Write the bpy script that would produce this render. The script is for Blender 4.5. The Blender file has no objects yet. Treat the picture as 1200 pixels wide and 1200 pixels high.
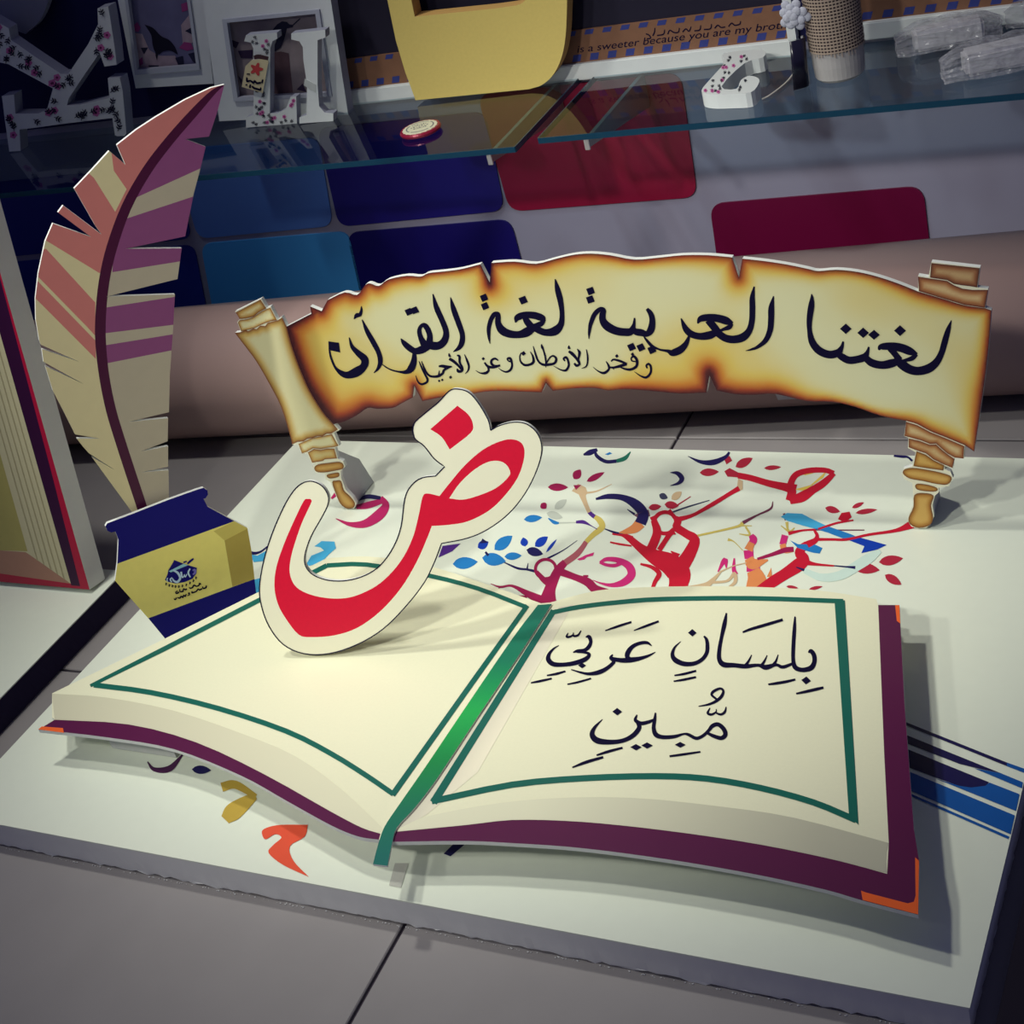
import bpy, bmesh, math, random
import numpy as np
from mathutils import Vector, Matrix
from mathutils.geometry import delaunay_2d_cdt
random.seed(7)
R = math.radians
SC = bpy.context.scene
COL = SC.collection

# ------------------------------------------------------------------ camera
T = 0.042                                   # thickness of the display boards
CAM = Vector((0.841, -1.25, 1.142))
FPX = 1805.12                               # focal length in pixels of a 1200 px frame
AX = Vector((0.88333099, 0.04291083, -0.46678155))   # world axes in (right, down, forward)
AY = Vector((0.40474758, -0.5721181, 0.71334443))
AZ = Vector((-0.23644397, -0.81904795, -0.5227377))
cd = bpy.data.cameras.new('camera')
cd.sensor_width = 36.0; cd.sensor_fit = 'HORIZONTAL'
cd.lens = 36.0 * FPX / 1200.0
cd.clip_start = 0.02
cam = bpy.data.objects.new('camera', cd); COL.objects.link(cam)
cr = Vector((AX[0], AY[0], AZ[0])); cu = -Vector((AX[1], AY[1], AZ[1])); cb = -Vector((AX[2], AY[2], AZ[2]))
m = Matrix.Identity(4)
for i in range(3):
    m[i][0] = cr[i]; m[i][1] = cu[i]; m[i][2] = cb[i]; m[i][3] = CAM[i]
cam.matrix_world = m
SC.camera = cam

# ------------------------------------------------------------------ world and light
W = bpy.data.worlds.new('world'); SC.world = W; W.use_nodes = True
bg = W.node_tree.nodes['Background']
bg.inputs[0].default_value = (0.32, 0.34, 0.74, 1); bg.inputs[1].default_value = 0.20
def spot(name, loc, target, energy, color, angle, blend, radius):
    l = bpy.data.lights.new(name, 'SPOT'); l.energy = energy; l.color = color
    l.spot_size = R(angle); l.spot_blend = blend; l.shadow_soft_size = radius
    o = bpy.data.objects.new(name, l); COL.objects.link(o); o.location = loc
    o.rotation_euler = (Vector(target) - Vector(loc)).to_track_quat('-Z', 'Y').to_euler()
    return o
WARM = (1.0, 1.0, 0.92)
for loc_, aim_, en_, an_ in (((-0.90, -0.60, 2.5), (0.08, 0.08, 0.0), 92, 43), ((-0.25, -1.9, 2.1), (0.00, 0.34, 0.15), 150, 34),
                             ((-0.75, 0.1, 2.6), (-0.16, 0.20, 0.0), 105, 58), ((-1.1, -1.8, 2.1), (-0.04, 0.36, 0.15), 105, 34)):
    spot('unseen_spot', loc_, aim_, en_, WARM, an_, 1.0, 0.08)  # unseen spots added overhead and in front, for central falloff and fill
SC.view_settings.view_transform = 'Standard'
SC.view_settings.look = 'None'
SC.view_settings.gamma = 1.0
SC.view_settings.use_curve_mapping = False
SC.view_settings.exposure = -0.20

# ------------------------------------------------------------------ helpers
def lin(c):
    c = c / 255.0
    return c / 12.92 if c <= 0.04045 else ((c + 0.055) / 1.055) ** 2.4
def L3(rgb): return (lin(rgb[0]), lin(rgb[1]), lin(rgb[2]))
_mats = {}
def mat(rgb, rough=0.55, spec=0.3, noise=0.06, nscale=60.0, bump=0.0, bscale=200.0, metal=0.0, name=None):
    key = (tuple(rgb), rough, spec, noise, nscale, bump, bscale, metal)
    if key in _mats: return _mats[key]
    mt = bpy.data.materials.new(name or 'surface_%d_%d_%d' % tuple(int(v) for v in rgb)); mt.use_nodes = True
    nt = mt.node_tree; b = nt.nodes['Principled BSDF']
    b.inputs['Roughness'].default_value = rough; b.inputs['Metallic'].default_value = metal
    b.inputs['Specular IOR Level'].default_value = spec
    tc = nt.nodes.new('ShaderNodeTexCoord')
    nz = nt.nodes.new('ShaderNodeTexNoise'); nz.inputs['Scale'].default_value = nscale; nz.inputs['Detail'].default_value = 4
    nt.links.new(tc.outputs['Object'], nz.inputs['Vector'])
    mx = nt.nodes.new('ShaderNodeMix'); mx.data_type = 'RGBA'
    c = L3(rgb)
    mx.inputs[6].default_value = (*[v * (1 - noise) for v in c], 1); mx.inputs[7].default_value = (*[min(1, v * (1 + noise)) for v in c], 1)
    nt.links.new(nz.outputs[0], mx.inputs[0]); nt.links.new(mx.outputs[2], b.inputs['Base Color'])
    if bump:
        n2 = nt.nodes.new('ShaderNodeTexNoise'); n2.inputs['Scale'].default_value = bscale; n2.inputs['Detail'].default_value = 3
        nt.links.new(tc.outputs['Object'], n2.inputs['Vector'])
        bp = nt.nodes.new('ShaderNodeBump'); bp.inputs['Strength'].default_value = bump; bp.inputs['Distance'].default_value = 0.002
        nt.links.new(n2.outputs[0], bp.inputs['Height']); nt.links.new(bp.outputs[0], b.inputs['Normal'])
    _mats[key] = mt
    return mt
def vcol_mat(name, rough=0.5, spec=0.3):
    mt = bpy.data.materials.new(name); mt.use_nodes = True
    nt = mt.node_tree; b = nt.nodes['Principled BSDF']; b.inputs['Roughness'].default_value = rough
    b.inputs['Specular IOR Level'].default_value = spec
    a = nt.nodes.new('ShaderNodeAttribute'); a.attribute_name = 'Col'
    nt.links.new(a.outputs['Color'], b.inputs['Base Color'])
    return mt
def glass_mat(name, tint=(0.80, 0.92, 0.90), mixf=0.12):
    mt = bpy.data.materials.new(name); mt.use_nodes = True
    nt = mt.node_tree; nt.nodes.clear()
    out = nt.nodes.new('ShaderNodeOutputMaterial'); tr = nt.nodes.new('ShaderNodeBsdfTransparent'); tr.inputs[0].default_value = (*tint, 1)
    gl = nt.nodes.new('ShaderNodeBsdfGlossy'); gl.inputs['Roughness'].default_value = 0.04
    fs = nt.nodes.new('ShaderNodeFresnel'); fs.inputs[0].default_value = 1.45
    ge = nt.nodes.new('ShaderNodeNewGeometry'); iv = nt.nodes.new('ShaderNodeMath'); iv.operation = 'SUBTRACT'; iv.inputs[0].default_value = 1.0
    fr = nt.nodes.new('ShaderNodeMath'); fr.operation = 'MULTIPLY'
    nt.links.new(ge.outputs['Backfacing'], iv.inputs[1]); nt.links.new(fs.outputs[0], fr.inputs[0]); nt.links.new(iv.outputs[0], fr.inputs[1])
    mx = nt.nodes.new('ShaderNodeMixShader')
    nt.links.new(fr.outputs[0], mx.inputs[0]); nt.links.new(tr.outputs[0], mx.inputs[1]); nt.links.new(gl.outputs[0], mx.inputs[2])
    nt.links.new(mx.outputs[0], out.inputs[0])
    return mt

def K(x0, y0, s, pts):
    """points read off a magnified crop -> photograph pixels (third value, a width, scales too)"""
    out = []
    for p in pts:
        q = (x0 + p[0] / s, y0 + p[1] / s)
        if len(p) > 2: q = q + (p[2] / s,)
        out.append(q)
    return out

class Frame:
    """a plane in the place: origin, right, up, normal; turns a viewing ray into plane coordinates"""
    def __init__(self, o, u, v):
        self.o = Vector(o); self.u = Vector(u).normalized(); self.v = Vector(v).normalized()
        self.n = self.u.cross(self.v).normalized()
    def matrix(self):
        M = Matrix.Identity(4)
        for i in range(3):
            M[i][0] = self.u[i]; M[i][1] = self.v[i]; M[i][2] = self.n[i]; M[i][3] = self.o[i]
        return M
    def at(self, px, py):
        d = Vector((px - 600, py - 600, FPX))
        r = Vector((AX.dot(d), AY.dot(d), AZ.dot(d)))
        t = (self.o - CAM).dot(self.n) / r.dot(self.n)
        w = CAM + r * t - self.o
        return (w.dot(self.u), w.dot(self.v))
    def world(self, px, py):
        a, b = self.at(px, py)
        return self.o + self.u * a + self.v * b
def on_z(px, py, z): return Frame((0, 0, z), (1, 0, 0), (0, 1, 0)).world(px, py)

def crom(pts, n=5, closed=False):
    P = [np.array(p, float) for p in pts]
    N = len(P); out = []
    rng = range(N if closed else N - 1)
    for i in rng:
        p1 = P[i]; p2 = P[(i + 1) % N]
        p0 = P[i - 1] if (closed or i > 0) else 2 * p1 - p2
        p3 = P[(i + 2) % N] if (closed or i + 2 < N) else 2 * p2 - p1
        for k in range(n):
            t = k / n
            out.append(0.5 * ((2 * p1) + (p2 - p0) * t + (2 * p0 - 5 * p1 + 4 * p2 - p3) * t * t + (3 * p1 - p0 - 3 * p2 + p3) * t ** 3))
    if not closed: out.append(P[-1])
    return [tuple(float(v) for v in p) for p in out]
def smooth(pts, n=4):
    """closed outline; a third value 1 marks a sharp corner"""
    idx = [i for i, p in enumerate(pts) if len(p) > 2 and p[2]]
    Q = [(p[0], p[1]) for p in pts]
    if not idx: return crom(Q, n, True)
    out = []
    for j, a in enumerate(idx):
        b = idx[(j + 1) % len(idx)]
        if b <= a: b += len(Q)
        seg = [Q[k % len(Q)] for k in range(a, b + 1)]
        s = crom(seg, n) if len(seg) > 2 else seg
        out += s[:-1]
    return out
def KC(x0, y0, s, pts):
    return [(x0 + p[0] / s, y0 + p[1] / s) + ((1,) if len(p) > 2 and p[2] else ()) for p in pts]

def inpoly(x, y, P):
    c = False; j = len(P) - 1
    for i in range(len(P)):
        xi, yi = P[i][0], P[i][1]; xj, yj = P[j][0], P[j][1]
        if (yi > y) != (yj > y) and x < (xj - xi) * (y - yi) / (yj - yi) + xi: c = not c
        j = i
    return c

def newobj(name, me, parent=None, mats=()):
    o = bpy.data.objects.new(name, me); COL.objects.link(o)
    for mt in mats: me.materials.append(mt)
    if parent is not None: o.parent = parent
    return o
def tag(o, label=None, cat=None, group=None, kind=None):
    if label: o['label'] = label
    if cat: o['category'] = cat
    if group: o['group'] = group
    if kind: o['kind'] = kind
    return o
def root(name, fr_or_loc, label, cat, group=None):
    o = bpy.data.objects.new(name, None); COL.objects.link(o); o.empty_display_size = 0.05
    if isinstance(fr_or_loc, Frame): o.matrix_world = fr_or_loc.matrix()
    else: o.location = fr_or_loc
    return tag(o, label, cat, group)
def mesh(name, verts, faces, mats, parent=None, idx=None, smoothf=False):
    me = bpy.data.meshes.new(name); me.from_pydata([tuple(v) for v in verts], [], faces)
    o = newobj(name, me, parent, mats if isinstance(mats, (list, tuple)) else [mats])
    if idx is not None: me.polygons.foreach_set('material_index', idx)
    if smoothf: me.polygons.foreach_set('use_smooth', [True] * len(me.polygons))
    me.update()
    return o
def box(name, lo, hi, mt, parent=None, bevel=0.0):
    bm = bmesh.new(); bmesh.ops.create_cube(bm, size=1.0)
    for v in bm.verts:
        v.co = Vector([lo[i] + (v.co[i] + 0.5) * (hi[i] - lo[i]) for i in range(3)])
    if bevel: bmesh.ops.bevel(bm, geom=bm.edges[:], offset=bevel, segments=2, affect='EDGES')
    me = bpy.data.meshes.new(name); bm.to_mesh(me); bm.free()
    return newobj(name, me, parent, [mt])

def triangulate(loops, extra_edges=(), spacing=None, sharp_inner=()):
    """loops[0] outer, others holes, all in pixels; returns verts, faces inside"""
    V = []; E = []
    def addloop(P, close=True):
        b = len(V); V.extend([Vector((p[0], p[1])) for p in P]); n = len(P)
        for i in range(n if close else n - 1): E.append((b + i, b + (i + 1) % n))
    for P in loops: addloop(P)
    for P in extra_edges: addloop(P)
    if spacing:
        xs = [p[0] for p in loops[0]]; ys = [p[1] for p in loops[0]]
        y = min(ys)
        while y < max(ys):
            x = min(xs)
            while x < max(xs):
                if inpoly(x, y, loops[0]): V.append(Vector((x + random.uniform(-.2, .2) * spacing, y + random.uniform(-.2, .2) * spacing)))
                x += spacing
            y += spacing
    v, e, f, _, _, _ = delaunay_2d_cdt(V, E, [], 0, 1e-4)
    F = []
    for t in f:
        cx = sum(v[i][0] for i in t) / len(t); cy = sum(v[i][1] for i in t) / len(t)
        if inpoly(cx, cy, loops[0]) and not any(inpoly(cx, cy, h) for h in loops[1:]): F.append(list(t))
    return [(p[0], p[1]) for p in v], F

def cutout(name, fr, outline, th, front, edge, parent, regions=(), holes=(), colfn=None, spacing=None, z0=0.0):
    """foam-board cut-out: printed front face, real thickness, back. regions = [(pixel polygon, material)] printed on the front"""
    loops = [outline] + list(holes)
    v, F = triangulate(loops, [r[0] for r in regions], spacing)
    mats = [front, edge] + [r[1] for r in regions]
    idx = []
    for t in F:
        cx = sum(v[i][0] for i in t) / len(t); cy = sum(v[i][1] for i in t) / len(t)
        k = 0
        for j, r in enumerate(regions):
            if inpoly(cx, cy, r[0]): k = 2 + j
        idx.append(k)
    P = [fr.at(*p) for p in v]
    verts = [(a, b, z0) for a, b in P]; faces = [list(reversed(t)) for t in F]
    # make all front faces look along +n
    def area(t): return sum(P[t[i]][0] * P[t[(i + 1) % len(t)]][1] - P[t[(i + 1) % len(t)]][0] * P[t[i]][1] for i in range(len(t)))
    faces = [t if area(t) > 0 else list(reversed(t)) for t in F]
    nb = len(verts)
    cols = None
    if colfn is not None: cols = colfn(np.array(v))
    if th:
        bv, bF = triangulate(loops)
        BP = [fr.at(*p) for p in bv]
        b0 = len(verts); verts += [(a, b, z0 - th) for a, b in BP]
        for t in bF:
            A = sum(BP[t[i]][0] * BP[t[(i + 1) % len(t)]][1] - BP[t[(i + 1) % len(t)]][0] * BP[t[i]][1] for i in range(len(t)))
            faces.append([b0 + i for i in (t if A < 0 else reversed(t))]); idx.append(1)
        for P_ in loops:
            Q = [fr.at(p[0], p[1]) for p in P_]; n = len(Q)
            s0 = len(verts); verts += [(a, b, z0) for a, b in Q]; verts += [(a, b, z0 - th) for a, b in Q]
            A = sum(Q[i][0] * Q[(i + 1) % n][1] - Q[(i + 1) % n][0] * Q[i][1] for i in range(n))
            hole = P_ is not loops[0]
            for i in range(n):
                j = (i + 1) % n; q = [s0 + i, s0 + n + i, s0 + n + j, s0 + j]
                if (A < 0) != hole: q.reverse()
                faces.append(q); idx.append(1)
    o = mesh(name, verts, faces, mats, parent, idx)
    if cols is not None:
        at = o.data.color_attributes.new('Col', 'FLOAT_COLOR', 'POINT')
        arr = np.ones((len(verts), 4), dtype=np.float32) * 0.6
        arr[:nb, :3] = cols; arr[:, 3] = 1
        at.data.foreach_set('color', arr.ravel())
    return o

def stroke_px(pts, n=5):
    """centre line with widths -> list of left/right pixel pairs"""
    C = crom([(p[0], p[1], p[2]) for p in pts], n) if len(pts) > 2 else list(pts)
    out = []
    for i, p in enumerate(C):
        a = C[max(0, i - 1)]; b = C[min(len(C) - 1, i + 1)]
        dx, dy = b[0] - a[0], b[1] - a[1]; l = math.hypot(dx, dy) or 1
        w = max(p[2], 0.2) / 2 * 1.2
        out.append(((p[0] - dy / l * w, p[1] + dx / l * w), (p[0] + dy / l * w, p[1] - dx / l * w)))
    return out
def diamond(x, y, r, ry=None, rot=8):
    ry = ry or r; c, s = math.cos(R(rot)), math.sin(R(rot))
    return [(x + a * c - b * s, y + a * s + b * c) for a, b in ((-r, 0), (0, -ry), (r, 0), (0, ry))]
def leaf(x0, y0, x1, y1, w, n=7):
    dx, dy = x1 - x0, y1 - y0; l = math.hypot(dx, dy); ux, uy = dx / l, dy / l
    A = []; B = []
    for i in range(n + 1):
        t = i / n; h = w / 2 * math.sin(math.pi * t ** 0.85) ** 0.8 if 0 < t < 1 else 0
        A.append((x0 + dx * t - uy * h, y0 + dy * t + ux * h)); B.append((x0 + dx * t + uy * h, y0 + dy * t - ux * h))
    return A + B[-2:0:-1]
def decal(name, fr, items, mt, parent, lift=0.0004, n=5, split=False):
    """flat print: items are strokes [(x,y,w)..] or polygons ('p', [(x,y)..]); all in pixels"""
    if split:
        for k, it in enumerate(items): decal(name, fr, [it], mt, parent, lift + k * 2e-6, n)
        return
    verts = []; faces = []; h = [lift]
    def pt(p):
        a, b = fr.at(p[0], p[1]); verts.append((a, b, h[0])); return len(verts) - 1
    for it in items:
        h[0] += 4e-6
        if it[0] == 'p':
            v, F = triangulate([it[1]]); base = len(verts)
            for q in v: pt(q)
            faces += [[base + i for i in t] for t in F]
        else:
            ids = []
            for a, b in stroke_px(it, n): h[0] += 8e-7; ids.append((pt(a), pt(b)))
            for (a, b), (c, d) in zip(ids, ids[1:]): faces.append([a, b, d, c])
    P = verts
    fixed = []
    for t in faces:
        A = sum(P[t[i]][0] * P[t[(i + 1) % len(t)]][1] - P[t[(i + 1) % len(t)]][0] * P[t[i]][1] for i in range(len(t)))
        fixed.append(t if A > 0 else t[::-1])
    return mesh(name, verts, fixed, mt, parent)
def tube(name, pts, rad, mt, parent=None, n=8):
    """round tube through 3-D points"""
    C = crom([tuple(p) for p in pts], 6) if len(pts) > 2 else [tuple(p) for p in pts]
    verts = []; faces = []
    for i, p in enumerate(C):
        a = Vector(C[max(0, i - 1)]); b = Vector(C[min(len(C) - 1, i + 1)]); d = (b - a).normalized()
        s = d.cross(Vector((0, 0, 1))); s = s.normalized() if s.length > 1e-4 else Vector((1, 0, 0)); t = s.cross(d)
        for k in range(n):
            an = 2 * math.pi * k / n; verts.append(Vector(p) + (s * math.cos(an) + t * math.sin(an)) * rad)
    for i in range(len(C) - 1):
        for k in range(n): faces.append([i * n + k, i * n + (k + 1) % n, (i + 1) * n + (k + 1) % n, (i + 1) * n + k])
    faces.append(list(range(n))[::-1]); faces.append([(len(C) - 1) * n + k for k in range(n)])
    return mesh(name, verts, faces, mt, parent, smoothf=True)
def lathe(name, prof, mt, parent=None, n=40, fn=None):
    verts = []; faces = []
    for r, z in prof:
        for k in range(n):
            an = 2 * math.pi * k / n; rr = r * (fn(an, r, z) if fn else 1); verts.append((rr * math.cos(an), rr * math.sin(an), z))
    for i in range(len(prof) - 1):
        for k in range(n): faces.append([i * n + k, i * n + (k + 1) % n, (i + 1) * n + (k + 1) % n, (i + 1) * n + k])
    faces.append(list(range(n))[::-1]); faces.append([(len(prof) - 1) * n + k for k in range(n)])
    return mesh(name, verts, faces, mt, parent, smoothf=False)
def dist_to(P, V, closed=True):
    """distance in pixels of points V (k,2) to a polyline P"""
    P = np.array([(p[0], p[1]) for p in P]); A = P; B = np.roll(P, -1, 0)
    if not closed: A = A[:-1]; B = B[:-1]
    d = np.full(len(V), 1e9)
    for a, b in zip(A, B):
        ab = b - a; L = (ab * ab).sum() or 1e-9
        t = np.clip(((V - a) @ ab) / L, 0, 1)
        d = np.minimum(d, np.hypot(*(V - (a + t[:, None] * ab)).T))
    return d
def ramp(t, stops):
    xs = [s[0] for s in stops]; cs = np.array([L3(s[1]) for s in stops])
    return np.stack([np.interp(t, xs, cs[:, k]) for k in range(3)], 1)

WHITE = mat((228, 234, 216), 0.35, 0.4, 0.02, name='white_laminate')
FOAM = mat((222, 224, 218), 0.8, 0.1, 0.05, 150, 0.1, 400, name='foam_edge')
NAVYINK = mat((12, 8, 44), 0.6, 0.08, 0.05, name='navy_black_ink')
# ------------------------------------------------------------------ floor, wall
TILE = mat((144, 139, 138), 0.45, 0.4, 0.10, 9, 0.05, 60, name='grey_floor_tile')
GROUT = mat((62, 56, 66), 0.9, 0.1, 0.2, 80, name='dark_grout')
fl = box('floor', (-3.2, -2.4, -0.03), (2.6, 1.0, -0.004), GROUT); tag(fl, kind='structure')
ROT = R(1.6); TS = 0.60
def tile_mesh():
    g = 0.0022; bm = bmesh.new(); bmesh.ops.create_cube(bm, size=1.0)
    for v in bm.verts: v.co = Vector(((v.co.x) * (TS - 2 * g), (v.co.y) * (TS - 2 * g), (v.co.z - 0.5) * 0.006))
    bmesh.ops.bevel(bm, geom=[e for e in bm.edges if all(v.co.z > -0.001 for v in e.verts)], offset=0.0012, segments=1, affect='EDGES')
    me = bpy.data.meshes.new('tile'); bm.to_mesh(me); bm.free(); me.materials.append(TILE); return me
tme = tile_mesh()
ox, oy = 0.018, -0.090
for i in range(-4, 3):
    for j in range(-3, 2):
        lx, ly = (i + 0.5) * TS, (j + 0.5) * TS
        o = bpy.data.objects.new('tile', tme); COL.objects.link(o); o.parent = fl
        o.location = (ox + lx * math.cos(ROT) - ly * math.sin(ROT), oy + lx * math.sin(ROT) + ly * math.cos(ROT), 0)
        o.rotation_euler = (0, 0, ROT)
# back wall, turned 2 degrees against the board
WY = 0.80; wu = Vector((math.cos(R(2)), math.sin(R(2)), 0))
WF = Frame((0, WY, 0), wu, (0, 0, 1))
SZ = 0.455                                   # top of the glass shelves
wl = box('wall_back', (-2.2, 0, 0), (2.0, 1.9, -0.05), mat((150, 146, 166), 0.4, 0.4, 0.12, 4, name='grey_wall_board'))
wl.matrix_world = WF.matrix(); tag(wl, kind='structure')
def rounded_quad(C, r, n=6):
    C = [Vector(c) for c in C]; out = []
    for i in range(4):
        p = C[i]; a = (C[i - 1] - p).normalized(); b = (C[(i + 1) % 4] - p).normalized()
        for k in range(n + 1):
            t = k / n; p0 = p + a * r; p2 = p + b * r
            out.append((1 - t) ** 2 * p0 + 2 * t * (1 - t) * p + t * t * p2)
    return out
def wall_pad(px, rgb, r=0.024):
    C = [WF.at(*p) for p in px]
    Q = rounded_quad([(a, b, 0) for a, b in C], r); n = len(Q); h = 0.003
    A = sum(Q[i].x * Q[(i + 1) % n].y - Q[(i + 1) % n].x * Q[i].y for i in range(n))
    if A < 0: Q.reverse()
    V = [(q.x, q.y, h) for q in Q] + [(q.x, q.y, 0) for q in Q]
    F = [list(range(n))] + [[i, n + i, n + (i + 1) % n, (i + 1) % n] for i in range(n)]
    return mesh('panel', V, F, mat(rgb, 0.35, 0.4, 0.06, 5), wl)
for q, c in [([(203, 175), (374, 160), (391, 264), (233, 279)], (84, 122, 196)),
             ([(236, 285), (409, 270), (436, 390), (258, 405)], (74, 160, 228)),
             ([(372, 150), (570, 130), (592, 246), (398, 265)], (30, 22, 118)),
             ([(407, 272), (599, 256), (624, 352), (430, 375)], (24, 16, 100)),
             ([(560, 110), (798, 84), (818, 230), (598, 247)], (142, 12, 54)),
             ([(832, 238), (1082, 217), (1096, 340), (848, 355)], (106, 6, 54)),
             ([(-70, 220), (202, 192), (226, 279), (-40, 305)], (34, 44, 134)),
             ([(-40, 312), (228, 286), (250, 400), (-14, 425)], (36, 50, 146)),
             ([(-200, 230), (-80, 222), (-50, 306), (-170, 322)], (30, 22, 118))]:
    wall_pad(q, c)
up = box('upper_panel', (-2.2, SZ + 0.012, 0.0), (2.0, 1.9, 0.004), mat((24, 25, 72), 0.6, 0.2, 0.1, 6, name='dimmed_upper_wall'), wl)  # dimness of the wall above the shelves, put into the panel colour
# slotted metal upright on the wall
for px_ in (757, 420):
    a, _ = WF.at(px_, 10)
    st = box('slotted_upright', (a - 0.008, SZ + 0.012, 0.004), (a + 0.008, 1.85, 0.0055), mat((70, 70, 92), 0.35, 0.5, 0.05, metal=0.7), wl)
    for k in range(14):
        box('slot', (a - 0.002, SZ + 0.03 + k * 0.03, 0.0054), (a + 0.002, SZ + 0.045 + k * 0.03, 0.0058), mat((10, 8, 24), 0.7), st)

# ------------------------------------------------------------------ roll lying along the wall
ra = on_z(230, 542, 0); rb = on_z(1150, 500, 0)
ru = (rb - ra).normalized(); rn = Vector((-ru.y, ru.x, 0)); RR = 0.110
rc = ra + rn * RR + Vector((0, 0, RR))
RFm = Matrix.Identity(4)
def roll():
    o = root('vinyl_roll', rc - Vector((0, 0, RR)), 'long tan roll of sheet material lying on the floor along the wall', 'roll')
    o.rotation_euler = (0, 0, math.atan2(ru.y, ru.x))
    n = 64; x0, x1 = -1.3, 1.6; V = []; F = []
    turns = [(0.0, RR)]
    for x in (x0, x1):
        for k in range(n):
            a = 2 * math.pi * k / n; V.append((x, RR * math.cos(a), RR + RR * math.sin(a)))
    for k in range(n): F.append([k, (k + 1) % n, n + (k + 1) % n, n + k])
    for s, x in ((0, x0), (1, x1)):                       # open ends: ring with a hollow core
        b = len(V)
        for k in range(n):
            a = 2 * math.pi * k / n; V.append((x, 0.035 * math.cos(a), RR + 0.035 * math.sin(a)))
        for k in range(n):
            q = [s * n + k, s * n + (k + 1) % n, b + (k + 1) % n, b + k]; F.append(q if s else q[::-1])
    mesh('wrapped_sheet', V, F, mat((174, 146, 140), 0.42, 0.35, 0.10, 3, 0.12, 14, name='tan_vinyl'), o, smoothf=True)
    V = []; F = []
    for x in (x0 + 0.002, x1 - 0.002):
        for k in range(n):
            a = 2 * math.pi * k / n; V.append((x, 0.035 * math.cos(a), RR + 0.035 * math.sin(a)))
    for k in range(n): F.append([k, n + k, n + (k + 1) % n, (k + 1) % n])
    mesh('core', V, F, mat((120, 92, 70), 0.8), o, smoothf=True)
    # paper sticker near the underside
    V = []; F = []; m0 = 12
    wx0 = (on_z(915, 478, 0.03) - rc).dot(ru); wx1 = (on_z(995, 478, 0.03) - rc).dot(ru)
    for k in range(m0 + 1):
        a = math.pi + R(22) + R(12) * k / m0
        for x in (wx0, wx1): V.append((x, (RR + 0.0006) * math.cos(a), RR + (RR + 0.0006) * math.sin(a)))
    for k in range(m0): F.append([2 * k, 2 * k + 1, 2 * k + 3, 2 * k + 2])
    mesh('sticker', V, F, mat((190, 185, 190), 0.5), o)
roll()

# ------------------------------------------------------------------ main display board
BX0, BX1, BY0, BY1 = -0.598, 0.595, -0.4147, 0.4147
BF = Frame((0, 0, T), (1, 0, 0), (0, 1, 0))
def foam_slab(name, poly, z0, z1, mt, parent, rag=0.0):
    """thick foam board with a ragged knife-cut lower edge"""
    P = []
    n = len(poly)
    for i in range(n):
        a = Vector(poly[i]); b = Vector(poly[(i + 1) % n]); k = max(1, int((b - a).length / 0.008))
        for s in range(k): P.append(a + (b - a) * (s / k))
    N = len(P); c = sum(P, Vector((0, 0))) / N
    V = []; F = []
    for z, j in ((z1, 0), (z1 - 0.003, 0.0004), ((z0 + z1) / 2, 0.0006), (z0 + 0.004, 0.0012), (z0, rag)):
        for p in P:
            q = p - (p - c).normalized() * random.uniform(0, j) if j else p
            V.append((q.x, q.y, z + (random.uniform(0, rag * 1.2) if j == rag and rag else 0)))
    for r in range(4):
        for i in range(N): F.append([r * N + i, (r + 1) * N + i, (r + 1) * N + (i + 1) % N, r * N + (i + 1) % N])
    F.append(list(range(N))); F.append([4 * N + i for i in range(N)][::-1])
    return mesh(name, V, F, mt, parent)
GREYFOAM = mat((226, 226, 222), 0.8, 0.15, 0.06, 20, 0.12, 200, name='cut_foam')
bd = root('display_board', (0, 0, T), 'large white foam display board printed with a colourful letter tree, on the floor', 'display board')
foam_slab('foam_core', [(BX0, BY0), (BX1, BY0), (BX1, BY1), (BX0, BY1)], -T, -0.0016, GREYFOAM, bd, 0.003)
box('printed_sheet', (BX0 - 0.0015, BY0 - 0.0015, -0.0016), (BX1 + 0.0015, BY1 + 0.0015, 0), WHITE, bd)
# crumbs of foam along the cut edge
V = []; F = []
for k in range(220):
    x = random.uniform(BX0, BX1); r = random.uniform(0.0004, 0.0014); y = BY0 - 0.0008 - random.uniform(0, 0.002); z = -T + r * 0.6
    b = len(V)
    for dx, dy, dz in ((1, 0, 0), (-1, 0, 0), (0, 1, 0), (0, -1, 0), (0, 0, 1), (0, 0, -1)):
        V.append((x + dx * r * random.uniform(.6, 1.4), y + dy * r * 0.7, z + dz * r * random.uniform(.5, 1)))
    for a in ((0, 2, 4), (2, 1, 4), (1, 3, 4), (3, 0, 4), (2, 0, 5), (1, 2, 5), (3, 1, 5), (0, 3, 5)): F.append([b + q for q in a])
tag(mesh('foam_crumbs', V, F, GREYFOAM, bd), kind='stuff')

# printed tree and letters
CR = mat((196, 24, 50), .4); MG = mat((156, 24, 78), .4); BL = mat((36, 122, 190), .4); NV = mat((30, 26, 84), .4)
LB = mat((70, 170, 214), .4); DB = mat((18, 60, 170), .4); BE = mat((206, 178, 140), .4); OL = mat((204, 184, 96), .4)
OR = mat((222, 138, 84), .4); TE = mat((204, 226, 214), .4); PK = mat((206, 44, 120), .4); GY = mat((192, 198, 184), .4)
RD = mat((176, 40, 62), .4); PU = mat((80, 40, 130), .4); GN = mat((30, 110, 90), .4); YE = mat((232, 200, 90), .4)
A5 = lambda pts: K(500, 510, 4, pts)
A7 = lambda pts: K(780, 510, 4, pts)
LF5 = lambda *a: ('p', K(500, 510, 4, leaf(*a)))
LF7 = lambda *a: ('p', K(780, 510, 4, leaf(*a)))
PO5 = lambda pts: ('p', K(500, 510, 4, pts))
PO7 = lambda pts: ('p', K(780, 510, 4, pts))
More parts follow.
